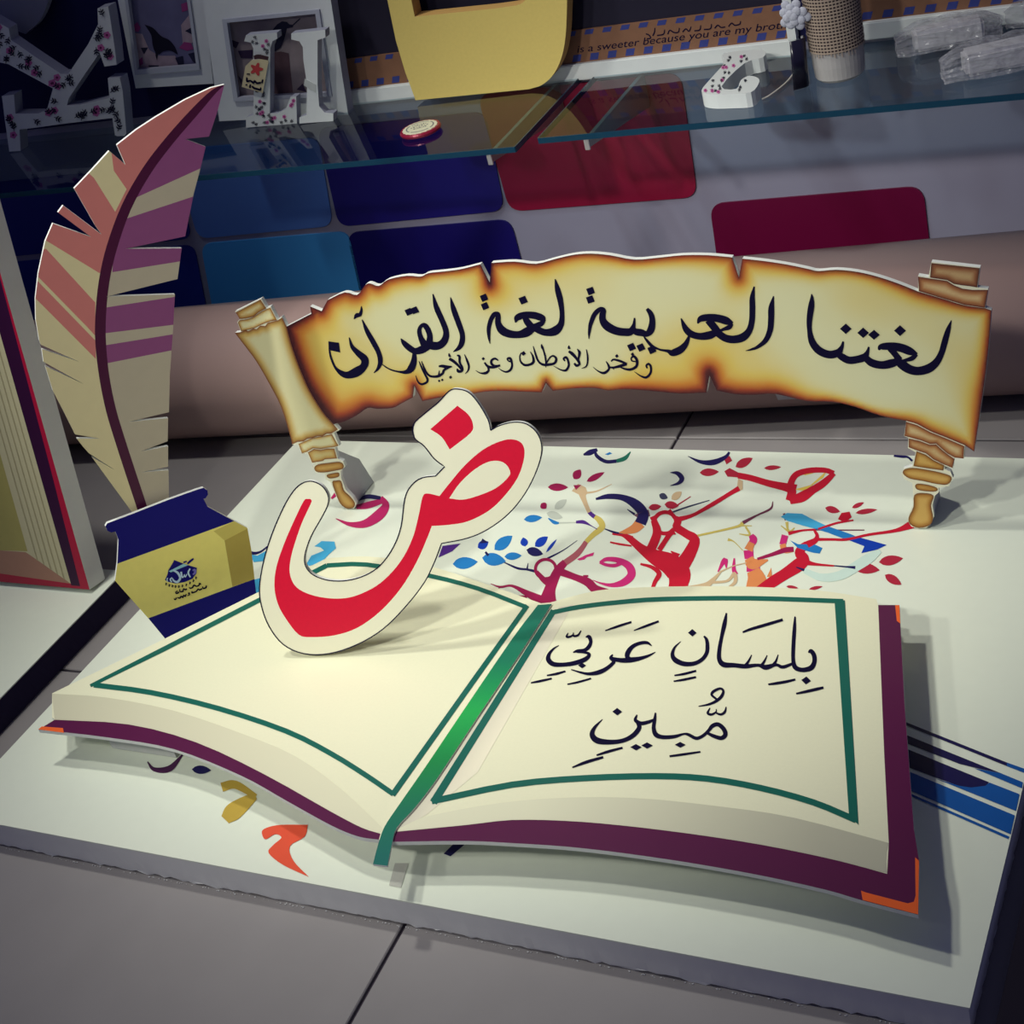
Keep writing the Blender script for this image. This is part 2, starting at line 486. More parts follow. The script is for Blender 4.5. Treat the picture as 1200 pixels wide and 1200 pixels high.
def ring(x, y, r, w, ry=None):
    ry = ry or r
    return [(x + r * math.cos(a * math.pi / 6), y + ry * math.sin(a * math.pi / 6), w) for a in range(13)]
lift = [0.0002]
def pr(name, items, mt):
    lift[0] += 0.000008
    return decal(name, BF, items, mt, bd, lift[0], split=name in ('printed_leaf', 'printed_branch' if mt is YE or mt is OR or mt is PK else 'printed_leaf', 'printed_letter', 'printed_stripe', 'printed_twig'))
pr('printed_letter', [A5([(735, 92, 6), (765, 82, 22), (800, 68, 12)]), A5([(788, 75, 8), (800, 100, 14), (840, 124, 14), (890, 122, 14)])], NV)
pr('printed_letter', [A5([(890, 122, 14), (930, 108, 16), (956, 78, 4)])], GN)
pr('printed_dot', [PO5([(835, 90), (858, 80), (870, 86), (850, 94)])], BL)
pr('printed_arc', [A5([(870, 463, 8), (920, 468, 16), (960, 490, 30)])], CR)
# left tree: pale branch, roots, blue leaves
pr('printed_branch', [PO5([(680, 262), (710, 228), (745, 245), (755, 270), (740, 292), (716, 280)]), A5([(728, 275, 26), (742, 315, 18), (762, 362, 15)]), A5([(745, 272, 8), (800, 262, 6), (868, 230, 2)])], BE)
pr('printed_branch', [A5([(760, 360, 15), (775, 374, 16), (790, 385, 16)])], PU)
pr('printed_branch', [A5([(788, 382, 16), (812, 402, 24), (822, 432, 24), (780, 468, 20), (748, 500, 18)])], OL)
pr('printed_branch', [A5([(748, 500, 18), (728, 530, 20), (700, 562, 24), (650, 598, 24)])], mat((170, 90, 100), .4))
pr('printed_branch', [A5([(650, 595, 26), (618, 632, 34), (590, 690, 40), (575, 735, 48), (565, 800, 80)]), A5(ring(558, 628, 48, 12, 45)),
                      A5([(515, 640, 14), (545, 675, 22), (575, 700, 24)]), A5([(300, 697, 2), (345, 712, 8), (400, 707, 10), (470, 742, 24), (540, 778, 40), (600, 810, 60)]),
                      A5([(345, 712, 6), (332, 724, 2)]), A5([(418, 753, 4), (470, 762, 14)]), A5([(625, 640, 30), (700, 668, 26), (755, 690, 34), (790, 722, 34), (850, 740, 30), (925, 744, 6)]),
                      A5([(735, 665, 14), (758, 660, 6)])], MG)
pr('printed_twig', [A5([(362, 596, 4), (425, 624, 9), (470, 630, 8), (515, 640, 12)]), A5([(560, 582, 8), (640, 540, 4), (706, 494, 2)]), A5([(470, 632, 8), (476, 600, 2)])], NV)
pr('printed_leaf', [LF5(122, 605, 240, 594, 56), LF5(318, 538, 402, 472, 54), LF5(365, 570, 446, 565, 36), LF5(260, 575, 372, 592, 60), LF5(456, 396, 542, 386, 34),
                    A5([(570, 390, 4), (600, 410, 14), (626, 412, 4)])], BL)
pr('printed_leaf', [LF5(240, 528, 290, 500, 40), LF5(462, 522, 452, 480, 36), LF5(508, 522, 568, 476, 40), LF5(560, 550, 610, 488, 14)], DB)
pr('printed_leaf', [LF5(468, 538, 546, 558, 42), PO5([(262, 485), (290, 505), (250, 508)]), A5([(275, 548, 8), (290, 565, 10)])], NV)
pr('printed_leaf', [LF5(568, 244, 664, 245, 36), LF5(690, 206, 722, 162, 40), LF5(750, 218, 834, 174, 28), LF5(538, 320, 560, 345, 34), PO5([(688, 235), (725, 234), (700, 258)])], MG)
pr('printed_leaf', [LF5(600, 346, 656, 302, 36), LF5(562, 366, 638, 388, 36), A5([(620, 412, 6), (700, 410, 4)])], GY)
pr('printed_leaf', [A5([(700, 408, 10), (735, 408, 14), (770, 425, 4), (800, 442, 3)])], PU)
pr('printed_letter', [A5([(793, 300, 8), (850, 288, 20), (920, 294, 24), (980, 325, 38), (1015, 370, 42), (1002, 415, 44)]), A5([(940, 348, 3), (975, 372, 10)]), A5([(835, 440, 4), (880, 456, 8), (920, 462, 4)])], NV)
pr('printed_letter', [A5([(1002, 412, 44), (975, 438, 36), (935, 452, 20), (902, 458, 4)])], OR)
pr('printed_patch', [PO5([(970, 375), (1040, 350), (1048, 380), (1000, 395)])], mat((120, 84, 96), .4))
pr('printed_letter', [A5([(812, 598, 10), (845, 582, 16), (900, 588, 22), (948, 615, 30), (960, 655, 32), (925, 690, 28), (870, 704, 16), (820, 696, 8), (778, 680, 2)]), A5([(812, 596, 12), (840, 608, 12), (880, 612, 14), (915, 600, 14)]),
                      PO5([(705, 582), (728, 572), (742, 564), (785, 550), (780, 566), (752, 572), (738, 584), (715, 588)])], PK)
pr('printed_patch', [PO5([(55, 575), (75, 520), (160, 508), (120, 545)])], PU)
# crimson tree in the middle
pr('printed_branch', [A7([(-165, 488, 26), (-110, 535, 36), (-50, 572, 60), (20, 605, 84), (62, 650, 92), (60, 705, 74), (50, 760, 90)]),
                      A7([(72, 620, 60), (112, 556, 50), (136, 492, 40), (95, 462, 32), (52, 432, 32), (60, 400, 24), (40, 384, 16), (18, 350, 10)]),
                      A7(ring(-2, 412, 52, 15, 50)), A7([(-55, 400, 24), (-40, 460, 34), (-70, 540, 36)]), A7([(60, 396, 20), (130, 375, 13), (220, 325, 16), (300, 276, 16), (345, 250, 20)]),
                      A7([(40, 450, 30), (20, 465, 20), (-30, 540, 20)]), A7([(25, 545, 4), (60, 570, 24)]), A7([(-70, 395, 14), (-40, 380, 12)]),
                      A7([(-260, 503, 6), (-215, 512, 8), (-160, 520, 6)]), A7([(-118, 605, 8), (-65, 620, 14), (-30, 650, 20), (-50, 690, 16), (-60, 730, 14), (-40, 790, 20)])], CR)
pr('printed_branch', [PO7([(70, 690), (105, 620), (118, 655), (100, 705), (40, 730)])], PK)
pr('printed_branch', [PO7([(340, 205), (362, 215), (362, 255), (335, 268), (336, 235)])], BE)
pr('printed_leaf', [PO7([(275, 170), (300, 155), (345, 178), (350, 200), (290, 195)]), LF7(160, 177, 250, 172, 36), LF7(328, 150, 408, 108, 40), PO7([(272, 108), (300, 98), (312, 120), (285, 138)]),
                    LF7(462, 156, 542, 150, 22), LF7(-80, 342, -20, 334, 30), LF7(-5, 325, 62, 332, 36), A7([(30, 345, 6), (118, 288, 3)])], RD)
pr('printed_leaf', [LF7(28, 302, 76, 266, 34)], BE)
pr('printed_leaf', [LF7(-30, 280, 10, 296, 30), A7([(20, 366, 6), (100, 338, 6), (206, 306, 3)])], mat((60, 64, 90), .4))
pr('printed_letter', [A7([(105, 100, 2), (165, 126, 14), (225, 128, 22), (280, 104, 14), (299, 80, 8)]), A7([(22, 176, 2), (56, 180, 16), (76, 204, 20), (60, 226, 12), (22, 238, 2)])], NV)
pr('printed_branch', [A7([(340, 190, 24), (400, 202, 24), (480, 226, 26), (560, 244, 32), (610, 258, 44)]),
                      A7([(580, 308, 30), (592, 268, 34), (588, 225, 26), (615, 184, 24), (680, 166, 22), (750, 166, 20), (788, 180, 20)]), A7([(790, 180, 18), (740, 226, 28), (690, 258, 30), (640, 290, 40), (582, 310, 26)])], CR)
pr('printed_branch', [PO7([(655, 160), (700, 158), (690, 180), (650, 190)])], YE)
pr('printed_branch', [PO7([(605, 255), (680, 235), (755, 168), (738, 200), (650, 262)])], YE)
pr('printed_twig', [A7([(150, 472, 8), (250, 450, 8), (340, 428, 10), (362, 412, 16)]), A7([(375, 430, 8), (394, 468, 8), (345, 464, 3)]), A7([(345, 425, 6), (405, 426, 3)]), A7([(292, 490, 12), (320, 500, 4), (362, 542, 3)]),
                    A7([(568, 408, 12), (572, 440, 8), (580, 455, 12)]), A7([(540, 425, 3), (580, 452, 8), (605, 435, 3)])], OL)
pr('printed_twig', [A7([(362, 412, 14), (430, 376, 7), (492, 346, 8), (503, 312, 3)]), A7([(555, 368, 10), (562, 400, 6)]), A7([(700, 444, 6), (800, 446, 5), (932, 446, 4)])], mat((110, 50, 74), .4))
pr('printed_branch', [A7([(400, 470, 20), (412, 490, 30), (404, 510, 26)]), A7([(388, 540, 38), (392, 580, 36)]), A7([(410, 605, 50), (412, 640, 54)]), A7([(560, 470, 26), (548, 515, 26)]), A7([(245, 642, 4), (278, 586, 20), (285, 625, 4)]), A7([(322, 578, 6), (320, 630, 16), (330, 655, 18)])], PK)
pr('printed_branch', [A7([(404, 505, 26), (388, 540, 34)]), A7([(390, 578, 34), (410, 605, 44), (480, 586, 6)]), A7([(548, 512, 24), (560, 540, 24), (600, 536, 20)]), A7([(410, 635, 50), (425, 670, 70), (430, 720, 90), (430, 780, 100)]), PO7([(475, 665), (495, 622), (500, 668)])], OR)
pr('printed_branch', [A7([(430, 582, 10), (500, 560, 14), (560, 540, 20), (600, 536, 20)])], MG)
pr('printed_branch', [A7([(430, 740, 40), (500, 690, 44), (560, 652, 44), (620, 612, 52), (648, 585, 44), (628, 552, 38), (650, 522, 30), (700, 496, 22), (710, 472, 14), (698, 448, 10)]), A7([(575, 462, 14), (640, 448, 8), (700, 444, 8)]),
                      A7([(706, 490, 12), (780, 490, 10), (850, 490, 10), (950, 468, 10), (1080, 448, 14), (1158, 418, 34)]), A7([(640, 592, 30), (700, 606, 12), (790, 614, 6)]), A7([(880, 400, 6), (800, 414, 8), (715, 442, 8)]), PO7([(808, 395), (825, 366), (862, 360), (872, 385), (840, 412)])], CR)
pr('printed_leaf', [LF7(748, 342, 818, 360, 32), LF7(874, 342, 930, 316, 20), LF7(890, 366, 992, 350, 24), LF7(876, 616, 1004, 634, 52), LF7(1000, 597, 1113, 578, 46), LF7(1028, 656, 1106, 702, 40), LF7(566, 710, 622, 718, 16), LF7(672, 724, 736, 710, 16)], RD)
pr('printed_letter', [PO7([(540, 384), (570, 366), (640, 370), (682, 392), (752, 425), (700, 440), (640, 424), (570, 402)])], LB)
pr('printed_letter', [PO7([(700, 440), (752, 425), (870, 466), (900, 480), (850, 492), (760, 458)]), PO7([(584, 494), (620, 512), (700, 514), (735, 530), (722, 556), (690, 552), (650, 540), (620, 530)])], BL)
pr('printed_letter', [PO7([(850, 490), (900, 478), (980, 500), (1036, 516), (990, 538), (918, 554), (932, 522)])], DB)
pr('printed_arc', [A7([(650, 636, 20), (730, 668, 30), (820, 658, 36), (900, 612, 40), (960, 574, 38), (1008, 544, 14)])], TE)
pr('printed_root', [A7([(60, 722, 10), (180, 708, 22), (222, 680, 16), (262, 638, 6)]), A7([(215, 692, 10), (290, 684, 10), (322, 650, 14), (326, 690, 14), (290, 718, 6)]), A7([(260, 640, 6), (320, 614, 4), (380, 600, 4)])], BE)
pr('printed_twig', [A7([(780, 612, 4), (840, 618, 6), (890, 622, 12)]), A7([(612, 620, 4), (650, 634, 10)])], NV)
pr('printed_letter', [A7([(1070, 98, 8), (1110, 102, 10), (1135, 104, 8), (1156, 122, 8)])], NV)
# letter beside the scroll foot, cyan letter at the left
B3 = lambda pts: K(290, 440, 3.333, pts)
pr('printed_letter', [B3([(328, 482, 6), (348, 462, 14)]), B3([(425, 515, 14), (470, 508, 22), (530, 490, 16)]), B3([(520, 478, 16), (540, 508, 24), (515, 545, 34), (460, 580, 26), (400, 582, 14), (345, 560, 2)])], mat((182, 34, 96), .4))
pr('printed_letter', [B3([(432, 488, 6), (470, 474, 14), (520, 480, 12)])], NV)
pr('printed_letter', [('p', B3([(262, 668), (290, 648), (340, 650), (346, 676), (318, 700), (285, 735), (240, 745), (232, 735), (250, 705), (300, 685), (285, 672)]))], LB)
pr('printed_letter', [('p', B3([(10, 700), (40, 705), (75, 685), (70, 725), (25, 730)])), ('p', B3([(20, 800), (60, 790), (60, 850), (20, 860)]))], LB)
pr('printed_letter', [B3([(0, 680, 6), (20, 695, 10), (50, 690, 6), (80, 668, 4)])], NV)
# letters along the front, partly under the book
F0 = lambda pts: K(0, 850, 2, pts)
pr('printed_letter', [F0([(346, 86, 2), (362, 104, 8), (398, 102, 12), (428, 70, 3)])], mat((70, 20, 70), .4))
pr('printed_dot', [('p', F0(leaf(450, 104, 495, 106, 20)))], NV)
pr('printed_letter', [F0([(520, 146, 18), (552, 140, 16), (600, 168, 10)]), F0([(598, 166, 14), (570, 186, 28), (545, 205, 34), (528, 222, 20)])], mat((190, 160, 66), .4))
pr('printed_letter', [('p', smooth(KC(0, 850, 2, [(614, 250), (628, 240), (660, 234), (722, 234, 1), (714, 262), (680, 284), (688, 318), (724, 356, 1), (664, 328), (630, 300), (640, 282), (660, 264), (645, 256), (622, 268)])))], mat((228, 84, 56), .4))
pr('printed_letter', [('p', F0([(745, 200), (780, 210), (826, 252), (790, 246)]))], mat((170, 40, 50), .4))
pr('printed_letter', [('p', F0([(1040, 302), (1062, 280), (1092, 278), (1078, 290), (1056, 308)]))], NV)
# blue stripes at the right edge of the board
ST = lambda pts: ('p', K(900, 780, 2.857, pts))
pr('printed_stripe', [ST([(400, 166), (800, 326), (800, 338), (400, 176)]), ST([(400, 208), (780, 362), (700, 345), (640, 330), (400, 236)]), ST([(400, 254), (740, 392), (730, 405), (680, 410), (640, 405), (400, 316)])], mat((22, 18, 74), .4))
pr('printed_stripe', [ST([(800, 326), (862, 348), (862, 362), (800, 338)]), ST([(780, 362), (853, 392), (850, 412), (690, 345)]), ST([(742, 393), (842, 432), (830, 488), (560, 379), (640, 404), (680, 410), (728, 404)]), ST([(400, 326), (826, 503), (812, 566), (400, 386)]), ST([(400, 396), (808, 574), (804, 582), (400, 404)])], mat((16, 84, 160), .4))
# small tape marks on the board
pr('paper_tape', [('p', [(463, 1012), (479, 1012), (470, 1041), (456, 1038)])], mat((186, 186, 176), .4))
# ------------------------------------------------------------------ open book cut-out
PRINTV = vcol_mat('printed_gradient', 0.42, 0.35)
def shaded(name, fr, poly, spacing, colfn, parent, lift=0.0004, holes=()):
    return cutout(name, fr, poly, 0, PRINTV, FOAM, parent, colfn=colfn, spacing=spacing, z0=lift, holes=holes)
ZB = 0.092; BTH = 0.005
KF = Frame((0, -0.14, ZB), (1, 0, 0), (0, 1, 0))
PAGE = mat((230, 229, 197), 0.4, 0.35, 0.03, 300, name='cream_page_print')
COVER = mat((84, 9, 64), 0.4, 0.4, 0.05, 20, name='plum_cover_print')
ORANGE = mat((236, 100, 44), 0.4); TEAL = mat((14, 96, 84), 0.4, 0.3, 0.08, 12); GREEN = mat((10, 128, 66), 0.4)
bk = root('open_book_cutout', KF, 'big open book cutout with blank left page and Arabic lettered right page', 'book')
low_r = crom([(458, 986.5), (545, 985.5), (600, 988), (662, 992), (725, 999), (808, 1011), (892, 1026), (967, 1042.5), (1010, 1055), (1076, 1072)], 3)
low_l = crom([(45, 855), (125, 864), (204, 878), (282.5, 909), (335, 938), (387.5, 967), (419, 980), (444, 984)], 4)
outl = ([(64, 843), (61, 841), (61, 812.5), (192, 749), (383, 654)] + crom([(383, 654), (430, 652), (480, 658), (520, 668), (580, 688), (634, 707)], 3)[1:] +
        crom([(645, 706), (700, 692), (760, 688), (850, 687), (950, 691), (1027, 702)], 3) + [(1029, 709), (1054, 709), (1055, 731), (1060, 826), (1071, 972), (1077, 1009)] + low_r[::-1] + low_l[::-1])
top_l = crom([(64, 843.5), (151, 849), (230, 870), (309, 907), (387.5, 951), (424, 970), (446, 977)], 3)
top_r = crom([(461, 975), (545, 967), (600, 961), (662, 962), (725, 967), (808, 977), (892, 990), (975, 1007), (1039.6, 1024)], 3)
cov_l = top_l + low_l[::-1] 
cov_r = top_r + [(1041.5, 988), (1036, 880), (1029, 706), (1056, 706), (1057, 731), (1062, 826), (1073, 972), (1079, 1009), (1078, 1074)] + low_r[::-1]
cutout('printed_board', KF, outl, BTH, PAGE, FOAM, bk, regions=[(cov_l, COVER), (cov_r, COVER)])
OC = lambda p: ('p', p)
decal('corner_guard', KF, [OC([(45, 855), (49, 851.5), (74, 853.5), (75, 859)])], ORANGE, bk)
decal('corner_guard', KF, [OC([(1049, 709.5), (1054, 709.5), (1055, 731), (1051, 728)])], ORANGE, bk)
decal('corner_guard', KF, [OC([(1009, 1044), (1014, 1046), (1064, 1059), (1071, 1057), (1073, 1050), (1072.5, 1005), (1077, 1009), (1076, 1072), (1011, 1055)])], ORANGE, bk)
# page block below the pages
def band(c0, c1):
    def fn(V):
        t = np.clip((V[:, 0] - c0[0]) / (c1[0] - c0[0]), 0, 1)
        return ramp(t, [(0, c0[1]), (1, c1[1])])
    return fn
pb_r = crom([(475, 962), (560, 945), (640, 936), (740, 935), (850, 946), (933, 959), (1041.5, 988)], 3) + [(1039, 999), (1038.5, 1010), (1039.6, 1023.5)] + top_r[::-1][1:]
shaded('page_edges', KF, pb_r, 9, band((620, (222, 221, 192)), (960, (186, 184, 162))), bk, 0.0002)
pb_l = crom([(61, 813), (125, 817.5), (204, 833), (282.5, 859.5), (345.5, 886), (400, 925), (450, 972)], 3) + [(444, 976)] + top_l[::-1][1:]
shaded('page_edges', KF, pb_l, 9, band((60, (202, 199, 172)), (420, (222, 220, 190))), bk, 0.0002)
# soft printed gutter tone beside the ribbon
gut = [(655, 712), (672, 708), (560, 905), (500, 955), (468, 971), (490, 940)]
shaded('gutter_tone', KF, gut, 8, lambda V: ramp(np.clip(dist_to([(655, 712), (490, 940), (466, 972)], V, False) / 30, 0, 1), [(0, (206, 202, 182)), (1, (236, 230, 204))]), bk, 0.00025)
def polyline(pts, w): return [(p[0], p[1], w) for p in pts]
fl_bot = crom([(110, 803), (177.5, 812), (256, 830.6), (335, 857), (387, 883), (429, 909), (461, 931)], 3)
fl_top = crom([(383, 663), (430, 662), (503, 675), (560, 690), (617, 712)], 3)
decal('page_frame', KF, [[(106, 804, 3), (192, 761, 4.5), (383, 663, 4.5)], polyline(fl_top, 4.2), polyline(fl_bot, 5.0), [(618, 710, 4.4), (560, 791, 5), (460, 932, 5.5)]], TEAL, bk, 0.0006, 1)
fr_bot = crom([(506, 939.5), (600, 920), (683, 912.5), (767, 910), (829, 913), (892, 924), (954, 941), (1003, 961.5)], 3)
fr_top = crom([(648, 718), (680, 711.5), (727, 706), (777, 702.5), (880, 701.5), (988, 705)], 3)
decal('page_frame', KF, [[(649, 716, 5.5), (600, 794, 6.5), (508, 941, 7.5)], polyline(fr_top, 4.4), polyline(fr_bot, 6.0), OC([(978, 704), (990, 704), (1006, 967), (995, 957)])], TEAL, bk, 0.0006, 1)
# green ribbon: printed along the gutter, its end a loose tab past the edge
ribl = crom([(631, 711), (600, 752), (545, 833), (500, 900), (466, 949), (451, 972), (444, 992), (438, 1015)], 3)
ribr = crom([(647, 710), (612, 765), (560, 843), (512, 916), (486, 950), (466, 972), (460, 992), (455, 1017)], 3)
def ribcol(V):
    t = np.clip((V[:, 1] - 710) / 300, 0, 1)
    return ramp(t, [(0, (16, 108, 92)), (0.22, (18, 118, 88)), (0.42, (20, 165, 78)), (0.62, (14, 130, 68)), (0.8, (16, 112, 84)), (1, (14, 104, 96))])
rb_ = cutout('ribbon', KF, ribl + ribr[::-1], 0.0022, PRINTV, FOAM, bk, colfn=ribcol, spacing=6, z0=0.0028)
# lettering of the right page
G6 = lambda L: [K(610, 700, 6, s) for s in L]
G7 = lambda L: [K(780, 700, 6, s) for s in L]
G8 = lambda L: [K(660, 780, 6, s) for s in L]
D = lambda x0, y0, s, x, y, r, ry=None, rot=8: ('p', K(x0, y0, s, diamond(x, y, r, ry, rot)))
decal('word', KF, G7([[(1004, 392, 8), (1022, 380, 24), (1044, 412, 26), (1045, 460, 26), (1020, 500, 30), (960, 513, 26), (912, 495, 28), (897, 440, 22), (899, 330, 22), (906, 220, 20), (910, 138, 8)],
    [(905, 460, 10), (880, 474, 16), (822, 493, 20), (775, 477, 18), (705, 495, 30), (650, 480, 18), (560, 488, 26), (480, 480, 26), (410, 476, 32), (378, 440, 26), (378, 370, 22), (394, 280, 20), (414, 190, 24), (428, 113, 8)],
    [(791, 406, 4), (776, 450, 12), (752, 486, 22)], [(714, 410, 4), (694, 452, 12), (668, 490, 18)], [(605, 407, 4), (584, 450, 12), (556, 490, 18)]]), NAVYINK, bk, 0.0006)
decal('word', KF, G7([[(270, 275, 10), (288, 300, 18), (294, 345, 22), (288, 395, 22), (255, 440, 22), (200, 468, 24), (130, 470, 28), (70, 445, 30), (48, 405, 22), (64, 355, 12), (106, 313, 3)]]) + [D(780, 700, 6, 188, 252, 30, 26, 0)], NAVYINK, bk, 0.0006)
decal('vowel_mark', KF, G7([[(542, 248, 10), (600, 226, 16), (700, 197, 18), (824, 160, 16)], [(722, 615, 10), (780, 607, 16), (850, 595, 16), (912, 580, 12)], [(918, 680, 10), (980, 667, 16), (1050, 651, 18), (1110, 637, 14)],
    [(62, 552, 8), (130, 541, 14), (215, 519, 12)], [(57, 593, 8), (130, 581, 14), (214, 563, 12)]]) + [D(780, 700, 6, 988, 587, 34, 28, 5)], NAVYINK, bk, 0.0006, split=True)
decal('word', KF, G6([[(922, 343, 6), (890, 322, 18), (840, 325, 20), (790, 347, 22), (758, 385, 28), (750, 420, 26), (775, 440, 20)], [(948, 388, 4), (900, 413, 14), (840, 432, 22), (780, 442, 30), (720, 446, 28), (670, 440, 24), (636, 430, 22), (648, 404, 6)],
    [(648, 440, 24), (655, 458, 20), (610, 500, 22), (550, 530, 26), (480, 541, 18), (420, 530, 12), (356, 511, 6)]]), NAVYINK, bk, 0.0006)
decal('word', KF, G6([[(458, 282, 6), (482, 280, 22), (494, 315, 20), (480, 350, 22), (450, 374, 20), (400, 380, 18), (370, 390, 6)], [(398, 388, 10), (450, 390, 14), (484, 404, 18), (455, 438, 26), (380, 465, 26), (300, 476, 24), (230, 472, 28), (196, 440, 28), (202, 400, 18), (235, 362, 10), (270, 341, 3)]])
    + [D(610, 700, 6, 433, 482, 28, 20, 0)], NAVYINK, bk, 0.0006)
decal('vowel_mark', KF, G6([[(596, 237, 6), (680, 208, 14), (780, 176, 12)], [(798, 236, 6), (880, 205, 14), (972, 171, 12)], [(330, 614, 8), (400, 600, 12), (496, 573, 10)], [(186, 552, 8), (250, 541, 14), (316, 522, 10)], [(73, 604, 8), (140, 591, 14), (220, 573, 10)],
    [(335, 252, 4), (324, 280, 12), (352, 278, 12), (374, 262, 8)], [(372, 250, 4), (374, 274, 12), (405, 268, 12), (426, 236, 5)]]), NAVYINK, bk, 0.0006, split=True)
decal('word', KF, G8([[(1012, 478, 12), (1045, 430, 22), (1088, 416, 24), (1128, 448, 26), (1140, 488, 26), (1112, 512, 24), (1062, 500, 22), (1008, 474, 14)], [(1040, 440, 18), (1000, 482, 18), (965, 506, 18), (930, 513, 20), (880, 488, 18), (845, 484, 12), (780, 502, 20), (700, 506, 24), (652, 488, 28), (636, 440, 22), (644, 380, 18), (649, 334, 8)],
    [(640, 384, 14), (590, 402, 20), (545, 408, 22), (508, 386, 20), (519, 348, 6)], [(520, 395, 20), (534, 440, 26), (490, 495, 26), (420, 530, 24), (330, 541, 28), (240, 530, 36), (204, 490, 30), (220, 440, 18), (276, 381, 3)]])
    + [D(660, 780, 6, 380, 327, 34, 26, 0), D(660, 780, 6, 512, 577, 40, 22, 0), D(660, 780, 6, 590, 565, 40, 22, 0), D(660, 780, 6, 823, 560, 38, 20, 0)], NAVYINK, bk, 0.0006)
decal('vowel_mark', KF, G8([[(1080, 240, 12), (1044, 208, 14), (1060, 182, 16), (1104, 164, 14), (1126, 182, 14), (1112, 220, 18), (1072, 254, 16), (1020, 276, 12), (952, 289, 5)],
    [(1032, 300, 5), (1016, 336, 14), (1044, 346, 14), (1074, 328, 8), (1076, 308, 4)], [(1074, 335, 10), (1108, 346, 14), (1136, 328, 14), (1146, 292, 5)],
    [(748, 640, 12), (850, 626, 14), (965, 609, 10)], [(235, 633, 10), (320, 606, 16), (418, 580, 12)], [(64, 719, 8), (160, 682, 18), (282, 646, 14)]]), NAVYINK, bk, 0.0006, split=True)
# foam spacers that hold the book above the board
for cx, cy, sx, sy in [(-0.40, -0.24, 0.05, 0.035), (0.0, -0.20, 0.035, 0.12), (0.43, -0.26, 0.05, 0.04), (0.36, -0.02, 0.05, 0.03), (-0.22, -0.02, 0.04, 0.03)]:
    box('foam_spacer', (cx - sx, cy + 0.14 - sy, T - ZB + 0.0009), (cx + sx, cy + 0.14 + sy, -BTH), mat((205, 206, 200), 0.85, 0.1, 0.05, 150), bk)

# ------------------------------------------------------------------ red letter standing on the left page
p0 = on_z(371, 767.5, ZB + 0.0044); la = R(10); lean = R(14)
lu = Vector((math.cos(la), math.sin(la), 0)); ln_ = Vector((-math.sin(la), math.cos(la), 0))
LFm = Frame(p0, lu, Vector((0, 0, 1)) * math.cos(lean) + ln_ * math.sin(lean))
lt = root('red_letter_cutout', LFm, 'cream cutout of a red Arabic letter with a dot, standing on the open book', 'letter')
lo = smooth(KC(290, 440, 3.333, [(815, 52), (862, 64), (902, 107), (940, 172), (950, 214, 1), (985, 195), (1040, 182), (1092, 190), (1135, 230), (1150, 290), (1130, 370), (1085, 460), (1020, 540), (940, 600), (860, 635), (758, 656, 1),
    (730, 730), (690, 810), (620, 900), (530, 990), (430, 1050), (320, 1086), (220, 1086), (140, 1050), (85, 980), (55, 900), (47, 830), (60, 740), (85, 650), (120, 560), (160, 480), (200, 430), (245, 412), (290, 430), (315, 468), (314, 505), (290, 555),
    (248, 630), (225, 700), (228, 745), (260, 780), (320, 800), (390, 800), (460, 780), (520, 740), (570, 670), (600, 590), (615, 480), (640, 430), (680, 400), (735, 392, 1), (770, 356, 1), (730, 325), (690, 275), (652, 242), (650, 190), (690, 150), (745, 105), (786, 62)]), 4)
rs = smooth(KC(290, 440, 3.333, [(235, 482), (250, 486), (246, 504), (215, 570), (190, 640), (170, 710), (165, 770), (185, 820), (230, 850), (300, 868), (380, 870), (450, 850), (520, 810), (580, 750), (620, 690), (650, 620), (670, 540), (684, 475), (702, 461), (750, 471, 1),
    (790, 420), (850, 350), (920, 290), (990, 256), (1040, 250), (1075, 270), (1081, 320), (1055, 400), (1000, 475), (940, 530), (860, 570), (790, 583), (720, 588, 1), (700, 640), (660, 730), (600, 830), (520, 920), (430, 985), (340, 1015), (250, 1022), (200, 1012), (150, 950), (118, 890), (105, 820), (115, 740), (150, 640), (190, 550), (220, 490)]), 4)
rh = smooth(KC(290, 440, 3.333, [(788, 480, 1), (830, 420), (890, 365), (950, 335), (1000, 340), (1025, 372), (1018, 398), (970, 440), (900, 470), (840, 485)]), 4)
rd = smooth(KC(290, 440, 3.333, [(714, 210, 1), (820, 118, 1), (862, 152), (880, 188), (872, 224), (790, 289, 1), (758, 240)]), 4)
REDP = mat((214, 16, 52), 0.45, 0.3, 0.06, 200, name='crimson_print'); CREAM = mat((236, 234, 205), 0.45, 0.3, 0.02, name='cream_print')
cutout('letter_board', LFm, lo, 0.005, CREAM, FOAM, lt, regions=[(rs, REDP), (rh, CREAM), (rd, REDP)])
# pen line around the cut
ol = [(p[0], p[1], 1.1) for p in lo + lo[:1]]
decal('pen_outline', LFm, [ol], NAVYINK, lt, 0.0003, 1)
# paper strut behind
b0 = LFm.at(362, 764)
mesh('strut', [(b0[0] - 0.005, 0.002, -0.005), (b0[0] + 0.005, 0.002, -0.005), (b0[0] + 0.005, 0.075, -0.005), (b0[0] - 0.005, 0.075, -0.005), (b0[0] - 0.005, 0.014, -0.055), (b0[0] + 0.005, 0.014, -0.055)],
     [[0, 3, 2, 1], [0, 1, 5, 4], [1, 2, 5], [0, 4, 3], [3, 4, 5, 2]], FOAM, lt)

